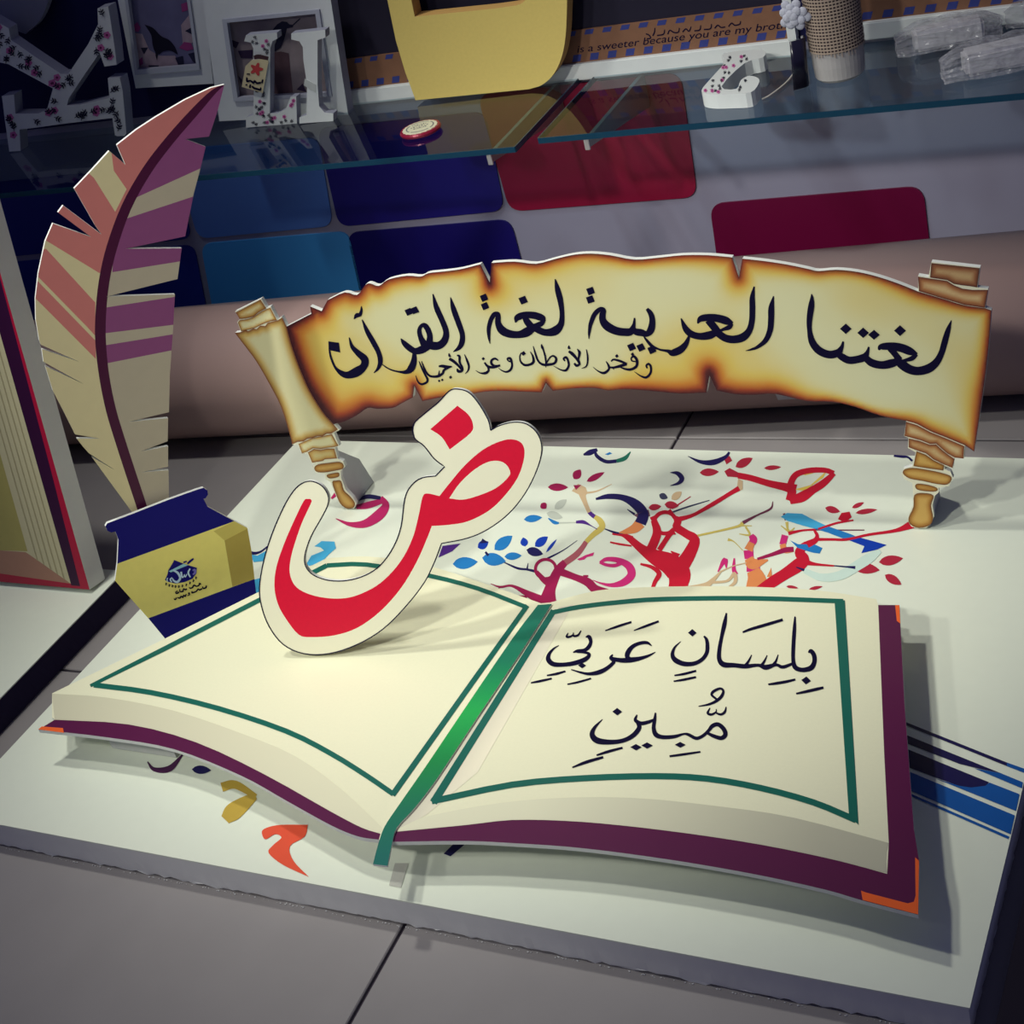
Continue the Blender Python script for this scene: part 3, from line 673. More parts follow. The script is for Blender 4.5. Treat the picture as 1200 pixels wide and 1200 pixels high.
# ------------------------------------------------------------------ scroll
f0 = on_z(410, 596.5, T + 0.0012); f1 = on_z(1078, 619.5, T + 0.0012)
su = (f1 - f0); su.z = 0; su.normalize()
SF = Frame((f0 + f1) / 2, su, (0, 0, 1))
sc = root('parchment_scroll_cutout', SF, 'wide parchment scroll cutout with Arabic lettering on two rod feet', 'scroll')
edge_top = crom([(384, 351.5), (404, 342.5), (418.5, 345.5), (428, 334), (434, 332), (444, 335), (455, 327.5), (476.7, 323), (493, 324), (502, 320), (520, 318), (540, 315.3), (563, 309.5)], 3)
edge_top2 = crom([(576, 308), (603, 306.5), (628, 309), (650, 303.5), (672, 298.5), (692, 297), (715, 299), (743, 304), (770, 302), (800, 299), (830, 299), (858, 301.5)], 3)
edge_top3 = crom([(870, 303), (897, 306), (923, 310), (947, 315), (959, 317.5), (980, 316), (1005, 318.5), (1030, 324.5), (1055, 333), (1076, 341.5)], 3)
right_side = crom([(1161.7, 363.5), (1160.5, 382), (1157.5, 418), (1152, 460), (1146.7, 496), (1141.6, 529)], 3)
bot1 = crom([(1062, 493), (1032, 487), (1002, 476.6), (975, 470.6), (945, 469.7), (909, 461.6), (886, 462.5), (863, 462), (840, 457.5)], 3)
bot2 = crom([(828, 460), (797, 461), (763, 458), (732, 456), (713, 457.5), (697, 454.5), (673, 455), (648, 458)], 3)
bot3 = crom([(635, 459.7), (615, 459), (590, 458), (568, 459), (545, 463), (520, 465), (495, 470)], 3)
bot4 = crom([(484, 465.5), (470, 473), (460, 478), (442, 479), (431, 478), (418, 486.7), (403, 494), (391, 496.5)], 3)
rollr = [(1076, 323), (1088, 325), (1091.5, 307), (1148.5, 313.5), (1145.5, 337), (1158, 338.5), (1154.5, 361)]
feet_r = [(1130.5, 521.5), (1129.6, 537.5), (1118.5, 536.6), (1116.7, 548.6), (1107, 546), (1107, 549.5), (1114, 553), (1117, 560), (1112, 569.5), (1100, 571.5), (1100, 577), (1095.5, 581), (1092.5, 592), (1094.5, 605), (1092, 613), (1086, 618.5), (1077, 619.5), (1068, 617), (1063.5, 610), (1065.5, 602), (1070, 592), (1070, 580), (1070, 574), (1069, 566), (1060, 561.5), (1056.5, 555), (1059, 549), (1069, 546.5), (1073, 530), (1064, 525), (1064.5, 513), (1059.5, 511)]
feet_l = [(398, 504), (391, 507), (397.5, 522.5), (392.5, 524.5), (396, 537.5), (402, 540.5), (404.5, 547), (399, 552), (399.5, 560), (401, 563), (405, 574), (414, 584), (417.5, 590), (415, 596), (406, 596.5), (398, 590.5), (392, 577), (387.5, 565), (381.5, 561.5), (380.5, 555), (370, 554), (366.5, 547), (369.5, 543), (365, 543), (360, 531), (354, 532), (349, 521), (342.5, 521)]
left_side = crom([(342.5, 520.5), (340, 510), (330, 477.5), (316, 450), (300, 422.5), (285, 402.5), (275.5, 390)], 3)
s_out = ([(275.5, 365), (306, 350), (312.5, 361), (317, 359), (325, 375), (330, 371), (336, 382.5), (365, 367.5), (363.5, 359), (377, 364.5)] + edge_top + [(574, 331)] + edge_top2 + [(866, 325)] + edge_top3 + rollr + right_side + feet_r
         + bot1 + [(831.5, 440)] + bot2 + [(640, 449)] + bot3 + [(485.5, 452)] + bot4 + feet_l + left_side[1:] + [(282.5, 389), (278, 377.5), (281, 374)])
cutout('scroll_board', SF, s_out, 0.006, CREAM, FOAM, sc)
crease = crom([(336, 383), (341, 402), (350, 428), (362, 456), (378, 482), (391, 497)], 3)
sheet = ([(336, 382.5), (365, 367.5), (363.5, 359), (377, 364.5)] + edge_top + [(574, 331)] + edge_top2 + [(866, 325)] + edge_top3 + crom([(1076, 341.5), (1105, 350), (1130, 357.5), (1154.5, 361)], 3)[1:] + right_side
         + crom([(1130.5, 521.5), (1110, 513), (1090, 505), (1075, 497), (1062, 493)], 3)[:-1] + bot1 + [(831.5, 440)] + bot2 + [(640, 449)] + bot3 + [(485.5, 452)] + bot4[:-1] + crease[::-1])
rngs = np.random.RandomState(3)
blobs = [(585, 345, 40, .9), (700, 325, 60, .8), (640, 330, 50, .5), (835, 400, 60, .8), (800, 440, 70, .9), (760, 445, 60, .6), (420, 455, 60, 1), (450, 430, 40, .5), (1030, 350, 55, 1), (980, 340, 40, .5), (1140, 420, 50, 1), (1150, 470, 45, .8),
         (520, 440, 50, .5), (880, 440, 60, .7), (400, 400, 45, .7), (480, 340, 35, .4), (540, 335, 40, .5), (1090, 380, 40, .5), (920, 455, 40, .5), (360, 400, 35, 1.0), (375, 450, 40, 1.0)]
def parch(V):
    d = dist_to(sheet, V); d2 = dist_to(crease, V, False)
    wob = 1 + 0.35 * np.sin(V[:, 0] / 37.0) * np.cos(V[:, 1] / 23.0 + 1) + 0.25 * np.sin(V[:, 0] / 71.0 + 2)
    b = np.zeros(len(V))
    for x, y, r, s in blobs: b += s * np.exp(-(((V[:, 0] - x) / r) ** 2 + ((V[:, 1] - y) / r) ** 2))
    e = 0.98 * np.exp(-d / (8.0 * wob)) + 0.30 * np.exp(-d2 / 22.0) + 0.17 * np.clip(b, 0, 1.3)
    e += 0.4 * np.exp(-np.hypot(V[:, 0] - 831, V[:, 1] - 432) / 14) + 0.4 * np.exp(-np.hypot(V[:, 0] - 574, V[:, 1] - 338) / 12) + 0.35 * np.exp(-np.hypot(V[:, 0] - 640, V[:, 1] - 444) / 10)
    return ramp(np.clip(e, 0, 1.15), [(0, (216, 216, 176)), (0.12, (216, 212, 164)), (0.30, (214, 190, 98)), (0.52, (200, 132, 52)), (0.78, (156, 64, 36)), (1.0, (92, 32, 32)), (1.15, (62, 18, 30))])
shaded('parchment_sheet', SF, sheet, 4.0, parch, sc, 0.0003)
def rolled(P, k=7.0, base=(222, 216, 168), mid=(200, 160, 84), dark=(126, 66, 36), bias=0.0):
    def fn(V):
        d = dist_to(P, V)
        return ramp(np.exp(-d / k) + bias, [(0, base), (0.3, base), (0.6, mid), (1.0, dark)])
    return fn
def piece(name, P, sp=2.5, **k):
    shaded(name, SF, P, sp, rolled(P, **k), sc, 0.0005)
body_l = left_side + [(282.5, 389), (288, 386.5), (291, 388), (297, 385), (301, 385.5), (305, 381.5), (311, 382), (314, 378), (320, 376.5), (326, 375), (331, 372)] + crease + [(396, 503), (388, 508), (383, 508), (378, 511), (372, 511), (366, 513), (360, 514), (356, 517), (349, 517.5)]
piece('rolled_edge', body_l, 3, k=9, mid=(204, 170, 92), dark=(120, 58, 34))
piece('rod_cap', [(276.5, 366), (305.5, 351), (312, 361), (303, 366), (297, 371), (288, 373), (281, 373.5)], k=6)
piece('paper_layer', [(281, 375), (290, 374), (297, 371.5), (304, 366.5), (312.5, 362), (317, 360.5), (324.5, 375), (318, 376), (312, 378), (306, 380.5), (298, 384.5), (290, 386.5), (283, 388), (279, 378)], k=3.2)
piece('paper_layer', [(350, 520), (357, 517), (366, 513), (378, 511), (389, 508.5), (396.5, 522), (392, 523.5), (384, 524.5), (376, 526), (367, 525), (360, 529), (354, 531)], k=3.2)
piece('paper_layer', [(361, 530), (368, 526), (376, 527), (384, 525.5), (392, 525.5), (395, 537), (381, 538), (378, 540), (366, 542)], k=5, base=(206, 190, 130))
GD = dict(base=(206, 166, 88), mid=(176, 122, 48), dark=(104, 58, 24), k=4.5)
def blobp(pts): return smooth([(a, b) for a, b in pts], 3)
piece('rod_disc', blobp([(371, 552.5), (368.5, 548), (373, 544), (387, 542), (398, 541), (402.5, 544), (402, 549), (392, 551.5), (380, 553.5)]), 2, **GD)
piece('rod_ring', blobp([(383, 558), (385, 555.5), (396, 553.5), (398, 556), (396, 559), (387, 560.5)]), 2, **GD)
piece('rod_grip', blobp([(389.5, 565), (394, 563), (400, 563.5), (403, 574), (410, 581), (416, 589), (414, 595), (406, 595.5), (399, 590), (394, 579)]), 2, **GD)
piece('rod_cap', [(1091.5, 308), (1148, 314), (1145, 336.5), (1136, 335), (1127, 334), (1118, 332.5), (1110, 328), (1100, 326.5), (1090, 325)], k=8, base=(190, 158, 112), mid=(150, 96, 62), dark=(80, 36, 34))
piece('paper_layer', [(1076, 324), (1089, 326), (1100, 327.5), (1110, 329), (1118, 334), (1128, 338), (1140, 339.5), (1158, 339.5), (1154, 360.5), (1130, 357), (1105, 349.5), (1077, 341)], k=8, base=(208, 180, 130), mid=(170, 110, 66), dark=(88, 30, 34))
piece('paper_layer', [(1062, 494), (1075, 498), (1090, 506), (1110, 514), (1130, 522.5), (1129, 537), (1119, 536), (1110, 531), (1103, 525), (1097, 519.5), (1090, 520), (1080, 516), (1060, 510.5)], k=6, base=(208, 184, 134), mid=(176, 118, 66), dark=(108, 44, 34))
piece('paper_layer', [(1065, 513.5), (1078, 516.5), (1090, 521), (1097, 520.5), (1104, 527), (1111, 532.5), (1118.5, 537.5), (1116, 548), (1104, 543), (1094, 538), (1085, 531), (1073, 527), (1065, 524)], k=6, base=(204, 176, 124), mid=(176, 118, 66), dark=(108, 48, 34))
piece('rod_neck', [(1074, 528.5), (1085, 532.5), (1094, 539), (1106.5, 545), (1105.5, 551), (1090, 549), (1070.5, 546)], 2.5, **GD)
piece('rod_disc', blobp([(1058.5, 555), (1060, 550), (1070, 548), (1085, 550), (1100, 553), (1113, 557), (1115, 562), (1110, 567.5), (1098, 567), (1082, 563.5), (1066, 560.5)]), 2, **GD)
piece('rod_ring', blobp([(1072.5, 569), (1076, 566.5), (1088, 568), (1098, 571.5), (1097, 575.5), (1086, 575.5), (1075, 573.5)]), 2, **GD)
piece('rod_grip', blobp([(1071.5, 580), (1082, 577.5), (1094, 580.5), (1091, 592), (1093.5, 606), (1090, 615), (1077, 618.5), (1066.5, 614), (1065, 606), (1070.5, 594)]), 2, k=6, base=(206, 166, 88), mid=(176, 122, 48), dark=(104, 58, 24))
# lettering of the scroll
H9 = lambda L: [K(930, 300, 6, s) for s in L]
H7 = lambda L: [K(780, 300, 6, s) for s in L]
H6 = lambda L: [K(680, 300, 6, s) for s in L]
H5 = lambda L: [K(540, 300, 6, s) for s in L]
H3 = lambda L: [K(370, 320, 6, s) for s in L]
h1 = lambda L: [K(480, 390, 7.5, s) for s in L]
h2 = lambda L: [K(620, 390, 7.5, s) for s in L]
decal('word', SF, H9([[(1110, 450, 4), (1088, 515, 28), (1066, 590, 36), (1040, 680, 36), (1004, 745, 44), (950, 788, 52), (880, 806, 50), (820, 796, 52), (770, 766, 54), (735, 738, 44)],
    [(598, 658, 10), (618, 636, 36), (690, 632, 46), (760, 644, 50), (820, 668, 46), (868, 688, 16)], [(866, 688, 20), (835, 716, 28), (790, 730, 20), (750, 742, 20)], [(680, 645, 40), (716, 690, 36), (745, 730, 40)],
    [(760, 728, 30), (690, 752, 50), (620, 764, 46), (550, 748, 46), (505, 712, 38)], [(530, 636, 10), (520, 672, 22), (498, 708, 44), (450, 724, 44), (390, 730, 44), (340, 706, 42), (312, 684, 34)],
    [(350, 598, 10), (338, 640, 24), (310, 678, 44), (250, 690, 46), (180, 662, 46), (132, 602, 40), (113, 520, 28), (113, 440, 34), (125, 350, 36), (130, 295, 20), (127, 264, 4)]])
    + [D(930, 300, 6, 368, 509, 41, 37, 0), D(930, 300, 6, 490, 537, 41, 37, 0), D(930, 300, 6, 566, 551, 41, 35, 0), D(930, 300, 6, 749, 522, 42, 38, 0)], NAVYINK, sc, 0.0008)
decal('word', SF, H7([[(760, 280, 6), (745, 360, 34), (743, 440, 36), (735, 520, 34), (705, 590, 30), (650, 636, 20), (600, 656, 12), (564, 664, 3)],
    [(624, 213, 8), (611, 290, 30), (611, 370, 34), (608, 450, 34), (590, 520, 38), (545, 568, 48), (480, 584, 46), (420, 574, 44), (368, 540, 42)],
    [(226, 472, 8), (248, 440, 36), (300, 430, 42), (370, 436, 46), (430, 454, 46), (472, 474, 20)], [(470, 474, 16), (448, 498, 28), (405, 514, 18), (370, 528, 16)], [(300, 448, 42), (340, 495, 44), (375, 540, 40)],
    [(380, 522, 30), (310, 554, 48), (240, 562, 40), (180, 545, 40), (140, 505, 34), (110, 436, 6)]])
    + H6([[(768, 560, 14), (742, 618, 32), (702, 658, 44), (650, 678, 40), (618, 666, 20), (560, 655, 12), (505, 630, 18), (465, 585, 14), (446, 560, 4)],
    [(470, 368, 18), (496, 402, 30), (508, 450, 34), (498, 515, 42), (470, 545, 34), (430, 536, 42), (396, 530, 40), (368, 512, 30)], [(383, 432, 8), (378, 480, 20), (358, 526, 44), (310, 532, 46), (250, 522, 48), (190, 490, 50), (160, 450, 40), (158, 410, 36), (166, 378, 26), (140, 372, 26), (102, 408, 28), (76, 470, 24), (65, 530, 16), (62, 580, 4)]])
    + [D(680, 300, 6, 74, 243, 34, 33, 25), D(680, 300, 6, 72, 303, 34, 33, 25), D(680, 300, 6, 362, 637, 34, 32, 20), D(680, 300, 6, 428, 640, 34, 32, 20), D(680, 300, 6, 505, 656, 34, 34, 20)], NAVYINK, sc, 0.0008)
decal('word', SF, H5([[(665, 160, 6), (682, 235, 32), (701, 310, 34), (713, 400, 28), (706, 475, 36), (668, 522, 52), (610, 536, 42), (560, 524, 40), (512, 492, 44)], [(386, 466, 8), (400, 432, 38), (450, 412, 38), (520, 416, 42), (575, 434, 38), (596, 444, 10)], [(594, 442, 14), (565, 474, 32), (520, 488, 24)],
    [(450, 428, 30), (470, 462, 40), (500, 498, 40)], [(530, 488, 34), (470, 530, 54), (410, 550, 42), (340, 544, 46), (290, 518, 48), (264, 470, 36), (264, 430, 32), (262, 404, 24), (236, 410, 28), (212, 450, 26), (198, 510, 24), (200, 570, 16), (207, 614, 4)]])
    + [D(540, 300, 6, 165, 291, 32, 32, 22), D(540, 300, 6, 172, 350, 32, 32, 22), D(540, 300, 6, 440, 308, 36, 34, 22)], NAVYINK, sc, 0.0008)
decal('word', SF, H3([[(949, 168, 4), (970, 250, 30), (1006, 350, 32), (1032, 430, 30), (1028, 490, 32), (1006, 526, 24), (968, 552, 4)], [(825, 145, 6), (850, 240, 30), (890, 330, 32), (918, 410, 34), (908, 470, 42), (870, 506, 46), (820, 508, 48), (780, 490, 40)],
    [(765, 500, 44), (740, 452, 30), (730, 405, 26), (742, 372, 22), (768, 366, 30), (792, 400, 32), (804, 445, 34), (800, 490, 40)], [(815, 500, 36), (750, 535, 46), (700, 546, 36), (655, 520, 36), (622, 488, 28), (600, 458, 5)],
    [(695, 545, 18), (692, 615, 34), (672, 668, 42), (640, 692, 26), (590, 692, 12), (530, 677, 9), (490, 655, 7), (464, 635, 4)], [(328, 325, 5), (365, 410, 26), (410, 490, 30), (445, 560, 28), (456, 620, 28), (440, 668, 18), (411, 700, 4)],
    [(271, 322, 4), (290, 296, 26), (312, 290, 22), (322, 265, 16), (324, 230, 4)], [(237, 450, 5), (258, 515, 22), (298, 558, 34), (346, 605, 44), (338, 655, 44), (290, 692, 56), (230, 714, 42), (185, 702, 32), (140, 662, 14), (112, 600, 12), (100, 550, 10), (95, 480, 6)]])
    + [('p', K(370, 320, 6, [(92, 477), (165, 487), (174, 556), (106, 541)])), D(370, 320, 6, 656, 270, 32, 30, 20), D(370, 320, 6, 698, 259, 34, 30, 20)], NAVYINK, sc, 0.0008)
decal('word', SF, h1([[(484, 187, 5), (506, 240, 15), (522, 290, 15), (515, 330, 12), (490, 357, 3)], [(418, 195, 10), (440, 205, 18), (442, 255, 16), (466, 305, 15), (460, 333, 18), (430, 335, 22), (420, 312, 10)], [(350, 225, 20), (385, 245, 22), (430, 285, 18), (466, 330, 14)], [(348, 178, 8), (352, 200, 16), (366, 205, 6)],
    [(258, 292, 12), (290, 290, 22), (335, 298, 24), (375, 294, 10)], [(350, 300, 14), (305, 325, 18), (292, 355, 18), (258, 376, 20), (225, 382, 18), (180, 376, 16), (150, 345, 13), (128, 300, 12), (106, 246, 5)], [(264, 328, 5), (258, 372, 14)],
    [(84, 246, 5), (112, 310, 15), (142, 370, 15), (160, 410, 17), (146, 436, 17), (105, 448, 16), (75, 425, 10), (56, 373, 4)]]) + [D(480, 390, 7.5, 362, 387, 15), D(480, 390, 7.5, 262, 419, 12), D(480, 390, 7.5, 289, 411, 12)], NAVYINK, sc, 0.0008)
decal('word', SF, h1([[(868, 245, 10), (862, 225, 14), (885, 222, 20), (898, 250, 16), (902, 290, 16), (886, 325, 18), (850, 341, 14), (810, 327, 8), (782, 306, 3)], [(870, 245, 12), (895, 252, 12)], [(782, 240, 8), (752, 224, 16), (722, 240, 16), (722, 270, 18), (752, 288, 16), (798, 284, 14)],
    [(798, 285, 12), (740, 300, 18), (690, 292, 18), (660, 258, 12)], [(685, 285, 14), (697, 325, 16), (672, 350, 20), (625, 351, 10), (582, 328, 3)]]) + [D(480, 390, 7.5, 649, 225, 15)], NAVYINK, sc, 0.0008)
decal('word', SF, h1([[(1063, 163, 5), (1085, 205, 14), (1090, 252, 20), (1060, 276, 18), (1012, 280, 18), (978, 250, 13), (970, 205, 10), (985, 172, 10)]]) + h2([[(38, 115, 6), (60, 190, 14), (82, 245, 14), (120, 275, 18), (170, 277, 20), (225, 264, 18), (240, 225, 18), (215, 200, 14), (185, 215, 12), (152, 265, 12)],
    [(110, 98, 8), (118, 125, 18), (128, 150, 12), (146, 220, 14), (150, 302, 5)], [(318, 245, 10), (305, 225, 14), (325, 212, 18), (342, 235, 16), (350, 285, 16), (326, 326, 18), (280, 322, 10), (216, 288, 3)],
    [(425, 138, 6), (445, 172, 20), (436, 230, 14), (445, 270, 16), (420, 285, 20), (398, 265, 14)], [(350, 160, 16), (380, 180, 24), (420, 225, 18), (446, 270, 14)], [(352, 108, 6), (352, 130, 18), (366, 132, 6)], [(505, 142, 5), (516, 200, 12), (515, 260, 12), (500, 295, 10), (462, 310, 3)]])
    + [D(480, 390, 7.5, 1003, 178, 22)], NAVYINK, sc, 0.0008)
decal('word', SF, h2([[(678, 248, 6), (700, 285, 16), (702, 318, 16), (662, 350, 20), (612, 336, 10), (563, 298, 3)], [(700, 300, 14), (745, 302, 16), (800, 290, 22), (860, 270, 22)], [(722, 248, 10), (745, 232, 14), (800, 245, 18), (862, 270, 14)], [(738, 305, 10), (748, 322, 3)],
    [(905, 248, 10), (900, 220, 12), (925, 205, 18), (950, 240, 20), (945, 290, 20), (900, 318, 20), (850, 316, 16), (800, 298, 8)], [(908, 245, 10), (940, 250, 10)], [(1040, 308, 10), (1032, 285, 14), (1052, 270, 16), (1070, 292, 16), (1070, 345, 16), (1034, 388, 18), (985, 377, 12), (926, 338, 3)]])
    + [D(620, 390, 7.5, 773, 201, 17), D(620, 390, 7.5, 911, 186, 17)], NAVYINK, sc, 0.0008)
# grey foam braces glued behind both feet
for px_, py_, w in ((408, 592, 0.03), (1085, 616, 0.02)):
    a, b = SF.at(px_, py_)
    mesh('brace', [(a - 0.004, 0, -0.006), (a + 0.004, 0, -0.006), (a + 0.004, 0.10, -0.006), (a - 0.004, 0.10, -0.006), (a - 0.004, 0, -0.07), (a + 0.004, 0, -0.07), (a - 0.004, 0.05, -0.055), (a + 0.004, 0.05, -0.055)],
         [[0, 1, 2, 3], [0, 3, 6, 4], [1, 5, 7, 2], [3, 2, 7, 6], [6, 7, 5, 4], [0, 4, 5, 1]], mat((196, 198, 200), 0.8, 0.1), sc)

# ------------------------------------------------------------------ ink box and quill
q0 = on_z(187, 752, T + 0.0012); q1 = on_z(300, 699, T + 0.0012)
bu = (q1 - q0).normalized()
IF = Frame((q0 + q1) / 2, bu, (0, 0, 1))
NVY = mat((18, 14, 112), 0.5, 0.12, 0.06, 40, name='navy_print'); YEL = mat((238, 225, 124), 0.45, 0.3, 0.05, 90, name='mustard_print')
ib = root('ink_box_cutout', IF, 'navy and mustard ink box cutout with a small logo, behind the book', 'box cutout')
C1 = lambda pts: K(100, 550, 5.4545, pts)
io = C1([(510, 1082), (405, 955), (190, 712), (205, 600), (212, 450), (192, 398), (165, 404), (140, 392), (128, 365), (140, 345), (300, 285), (530, 195), (720, 128), (755, 118), (780, 135), (784, 160), (770, 184), (755, 188), (782, 240), (950, 330), (1036, 375), (1062, 520), (1092, 793)])
cutout('box_board', IF, io, 0.005, YEL, FOAM, ib, regions=[(C1([(100, 655), (205, 603), (950, 332), (1000, 200), (700, 60), (60, 300)]), NVY), (C1([(400, 953), (940, 752), (1140, 680), (1160, 900), (500, 1180)]), NVY),
    (C1([(820, 395), (950, 333), (1038, 378), (890, 455)]), mat((206, 190, 98), .45)), (C1([(890, 455), (1038, 378), (1090, 698), (940, 751)]), mat((178, 158, 76), .45))])
J = lambda L: [K(170, 630, 13.333, s) for s in L]
JP = lambda pts: ('p', K(170, 630, 13.333, pts))
decal('logo', IF, [JP([(455, 348), (580, 398), (670, 428), (808, 470), (802, 555), (740, 640), (620, 692), (480, 716), (360, 690), (310, 660), (350, 570), (362, 510), (440, 380)])] + J([[(598, 388, 20), (650, 368, 18)], [(660, 408, 20), (700, 372, 30), (756, 326, 20)]]), NVY, ib, 0.0004)
decal('logo_band', IF, [JP([(368, 522), (600, 405), (668, 430), (545, 478), (400, 540)])], mat((150, 205, 215), .45), ib, 0.0006)
decal('logo_script', IF, J([[(440, 505, 24), (510, 550, 30), (545, 630, 28), (500, 690, 30), (445, 668, 22), (425, 630, 12)], [(420, 620, 14), (392, 650, 20), (415, 692, 16)], [(560, 530, 24), (576, 612, 22), (604, 600, 14), (612, 572, 10), (626, 612, 14), (650, 565, 12)], [(700, 480, 18), (672, 545, 22), (704, 615, 18)], [(350, 625, 14), (340, 655, 14), (352, 685, 10)]]), mat((190, 215, 235), .45), ib, 0.0008)
decal('logo_swirl', IF, J([[(740, 510, 20), (775, 500, 30), (780, 540, 30), (745, 575, 20)]]), mat((120, 110, 190), .45), ib, 0.0008)
nums = [(325, 722), (375, 745), (425, 756), (472, 762), (525, 762), (580, 752), (640, 736), (697, 706), (752, 672), (792, 626)]
decal('phone_number', IF, J([[(x - 8, y - 16, 12), (x + 12, y - 6, 12), (x - 6, y + 8, 12), (x + 8, y + 18, 12)] for x, y in nums]), NAVYINK, ib, 0.0005, 3)
decal('words', IF, J([[(870, 730, 16), (850, 712, 18), (838, 745, 18), (800, 758, 16), (762, 742, 20), (738, 778, 18), (700, 790, 18), (690, 772, 10)], [(652, 800, 22), (625, 812, 20), (598, 796, 14), (590, 835, 20), (545, 842, 16), (538, 800, 12)], [(530, 850, 20), (490, 870, 20), (478, 850, 14), (505, 828, 12)],
    [(955, 745, 16), (948, 780, 20), (905, 790, 18), (895, 760, 10)], [(890, 795, 18), (850, 815, 20), (826, 800, 16), (806, 830, 18), (770, 850, 18), (730, 858, 20), (735, 835, 14)], [(700, 868, 14), (678, 865, 18), (690, 892, 14), (660, 905, 10)], [(640, 880, 14), (625, 915, 18), (600, 895, 12), (590, 930, 20), (560, 915, 18), (540, 945, 18), (505, 930, 14)], [(490, 935, 16), (470, 965, 18), (448, 950, 12)]]), NAVYINK, ib, 0.0005, 4)

qo = Vector(IF.o) + IF.n * (-0.012)
QF = Frame(qo, bu, (0, 0, 1))
ql = root('quill_cutout', QF, 'tall feather quill cutout with pink, mauve and cream stripes behind the ink box', 'quill')
left = [(247, 103), (217, 117), (183, 137), (160, 152), (137, 170), (147, 193), (128, 177), (107, 200), (87, 221), (111, 263), (119, 275), (74, 241), (68, 249), (107, 278), (62, 262), (53, 283), (45, 320), (41.5, 350), (42, 375), (46, 399), (48, 404), (93, 424), (49, 409), (51, 424), (98, 450), (53, 429), (62, 458), (75, 483), (88, 509), (117, 514), (90, 514), (97, 523), (104, 531), (135, 551), (108, 536), (121, 554), (140, 580), (156, 602), (160, 640)]
right = [(203, 640), (198, 583), (197.5, 551), (165, 553.5), (197, 547), (197, 523), (165, 529), (196.5, 517), (197, 490), (150, 494.5), (198, 483), (199, 440), (203, 383), (205, 345), (125, 347.5), (208, 327), (213, 291), (147, 291.5), (217, 277), (227, 227), (235, 197), (241, 172), (217, 163), (245, 160), (255, 130)]
qout = [(263, 99)] + left + right
rach = [(263, 99, 0.8), (250, 108, 5), (230, 129, 8), (200, 163, 9), (172, 200, 9.5), (148, 243, 10), (131, 290, 10.5), (122, 330, 10.5), (118, 370, 10.5), (118, 402, 10.5), (122, 440, 10), (130, 480, 10), (142, 520, 10), (155, 560, 10), (168, 600, 10), (178, 640, 10)]
pairs = stroke_px(rach, 4); rpoly = [a for a, b in pairs] + [b for a, b in pairs][::-1]
mid = [((a[0] + b[0]) / 2, (a[1] + b[1]) / 2) for a, b in pairs]
rhalf = mid + [(260, 650), (300, 400), (300, 90)]
SAL = mat((200, 120, 114), .5, .3, .04); MAU = mat((134, 72, 118), .5, .3, .04); CRM = mat((214, 202, 156), .5, .3, .04); GRC = mat((178, 168, 146), .5, .3, .04); PLM = mat((70, 14, 52), .45)
c3 = lambda pts: [(x / 3, y / 3) for x, y in pts]
c4 = lambda pts: [(x / 2.4, 250 + y / 2.4) for x, y in pts]
S33 = lambda pts: [(x / 3.333, 200 + y / 3.333) for x, y in pts]
regs = [([(300, 60), (20, 180), (20, 270)] + S33([(160, 270), (175, 270), (388, 400), (520, 330), (700, 100)]), SAL),
        (c3([(290, 590), (390, 520), (400, 600), (445, 665), (405, 745), (330, 625)]), CRM),
        (S33([(130, 310), (180, 305), (372, 515), (372, 645), (340, 610), (120, 385)]), SAL), (S33([(110, 430), (148, 432), (374, 665), (374, 735), (120, 480)]), SAL),
        (rhalf, GRC),
        (mid[:8] + c3([(450, 700), (478, 695), (705, 592), (790, 500), (830, 300)]), MAU)]
mau2 = c3([(440, 770), (682, 690), (680, 800), (670, 900), (640, 918), (395, 957), (400, 880)])
regs += [(mau2, MAU), (c4([(290, 266), (510, 232), (500, 312), (290, 338)]), MAU), (c4([(290, 372), (500, 338), (490, 384), (290, 424)]), MAU)]
# keep the right-hand stripes right of the quill's spine
regs += [(rpoly, PLM)]
cutout('feather_board', QF, qout, 0.005, CRM, FOAM, ql, regions=regs)
# ------------------------------------------------------------------ neighbouring display at the left
nb = root('neighbour_board', (-0.69, 0.06, T), 'white foam board lying beside the main display board, under the red book', 'display board')
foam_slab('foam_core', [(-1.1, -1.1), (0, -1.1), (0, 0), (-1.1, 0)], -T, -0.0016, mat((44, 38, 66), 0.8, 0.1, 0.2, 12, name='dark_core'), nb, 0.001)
box('printed_sheet', (-1.1015, -1.1015, -0.0016), (0.0015, 0.0015, 0), WHITE, nb)
n0 = on_z(105, 691, T + 0.0072); nl = R(11)
NF = Frame(n0, (1, 0, 0), (0, math.sin(nl), math.cos(nl)))
ns = root('red_book_cutout', NF, 'thick standing cutout of a red-covered book with cream pages', 'book')
def nq(pts): return [(p[0], p[1]) for p in pts]
def edge_line(yv): return (105 - (691 - yv) * 0.2823, yv)
e0 = edge_line(140); yb_ = 691.0
while NF.at(-330, yb_)[1] < 0.0003: yb_ -= 0.25
nout = [(105, 691), e0, (-330, 100), (-330, yb_)]
RC = mat((176, 16, 56), .4, .35, .1, 10, name='red_cover'); DP = mat((52, 8, 50), .4); PG = mat((206, 198, 156), .5, .3, .03); PO = mat((176, 166, 96), .5, .3, .05); TAN = mat((178, 132, 108), .5)
inner = lambda yv: (83 - (684 - yv) * 0.283, yv)
pagee = lambda yv: (32 - (645 - yv) * 0.2824, yv)
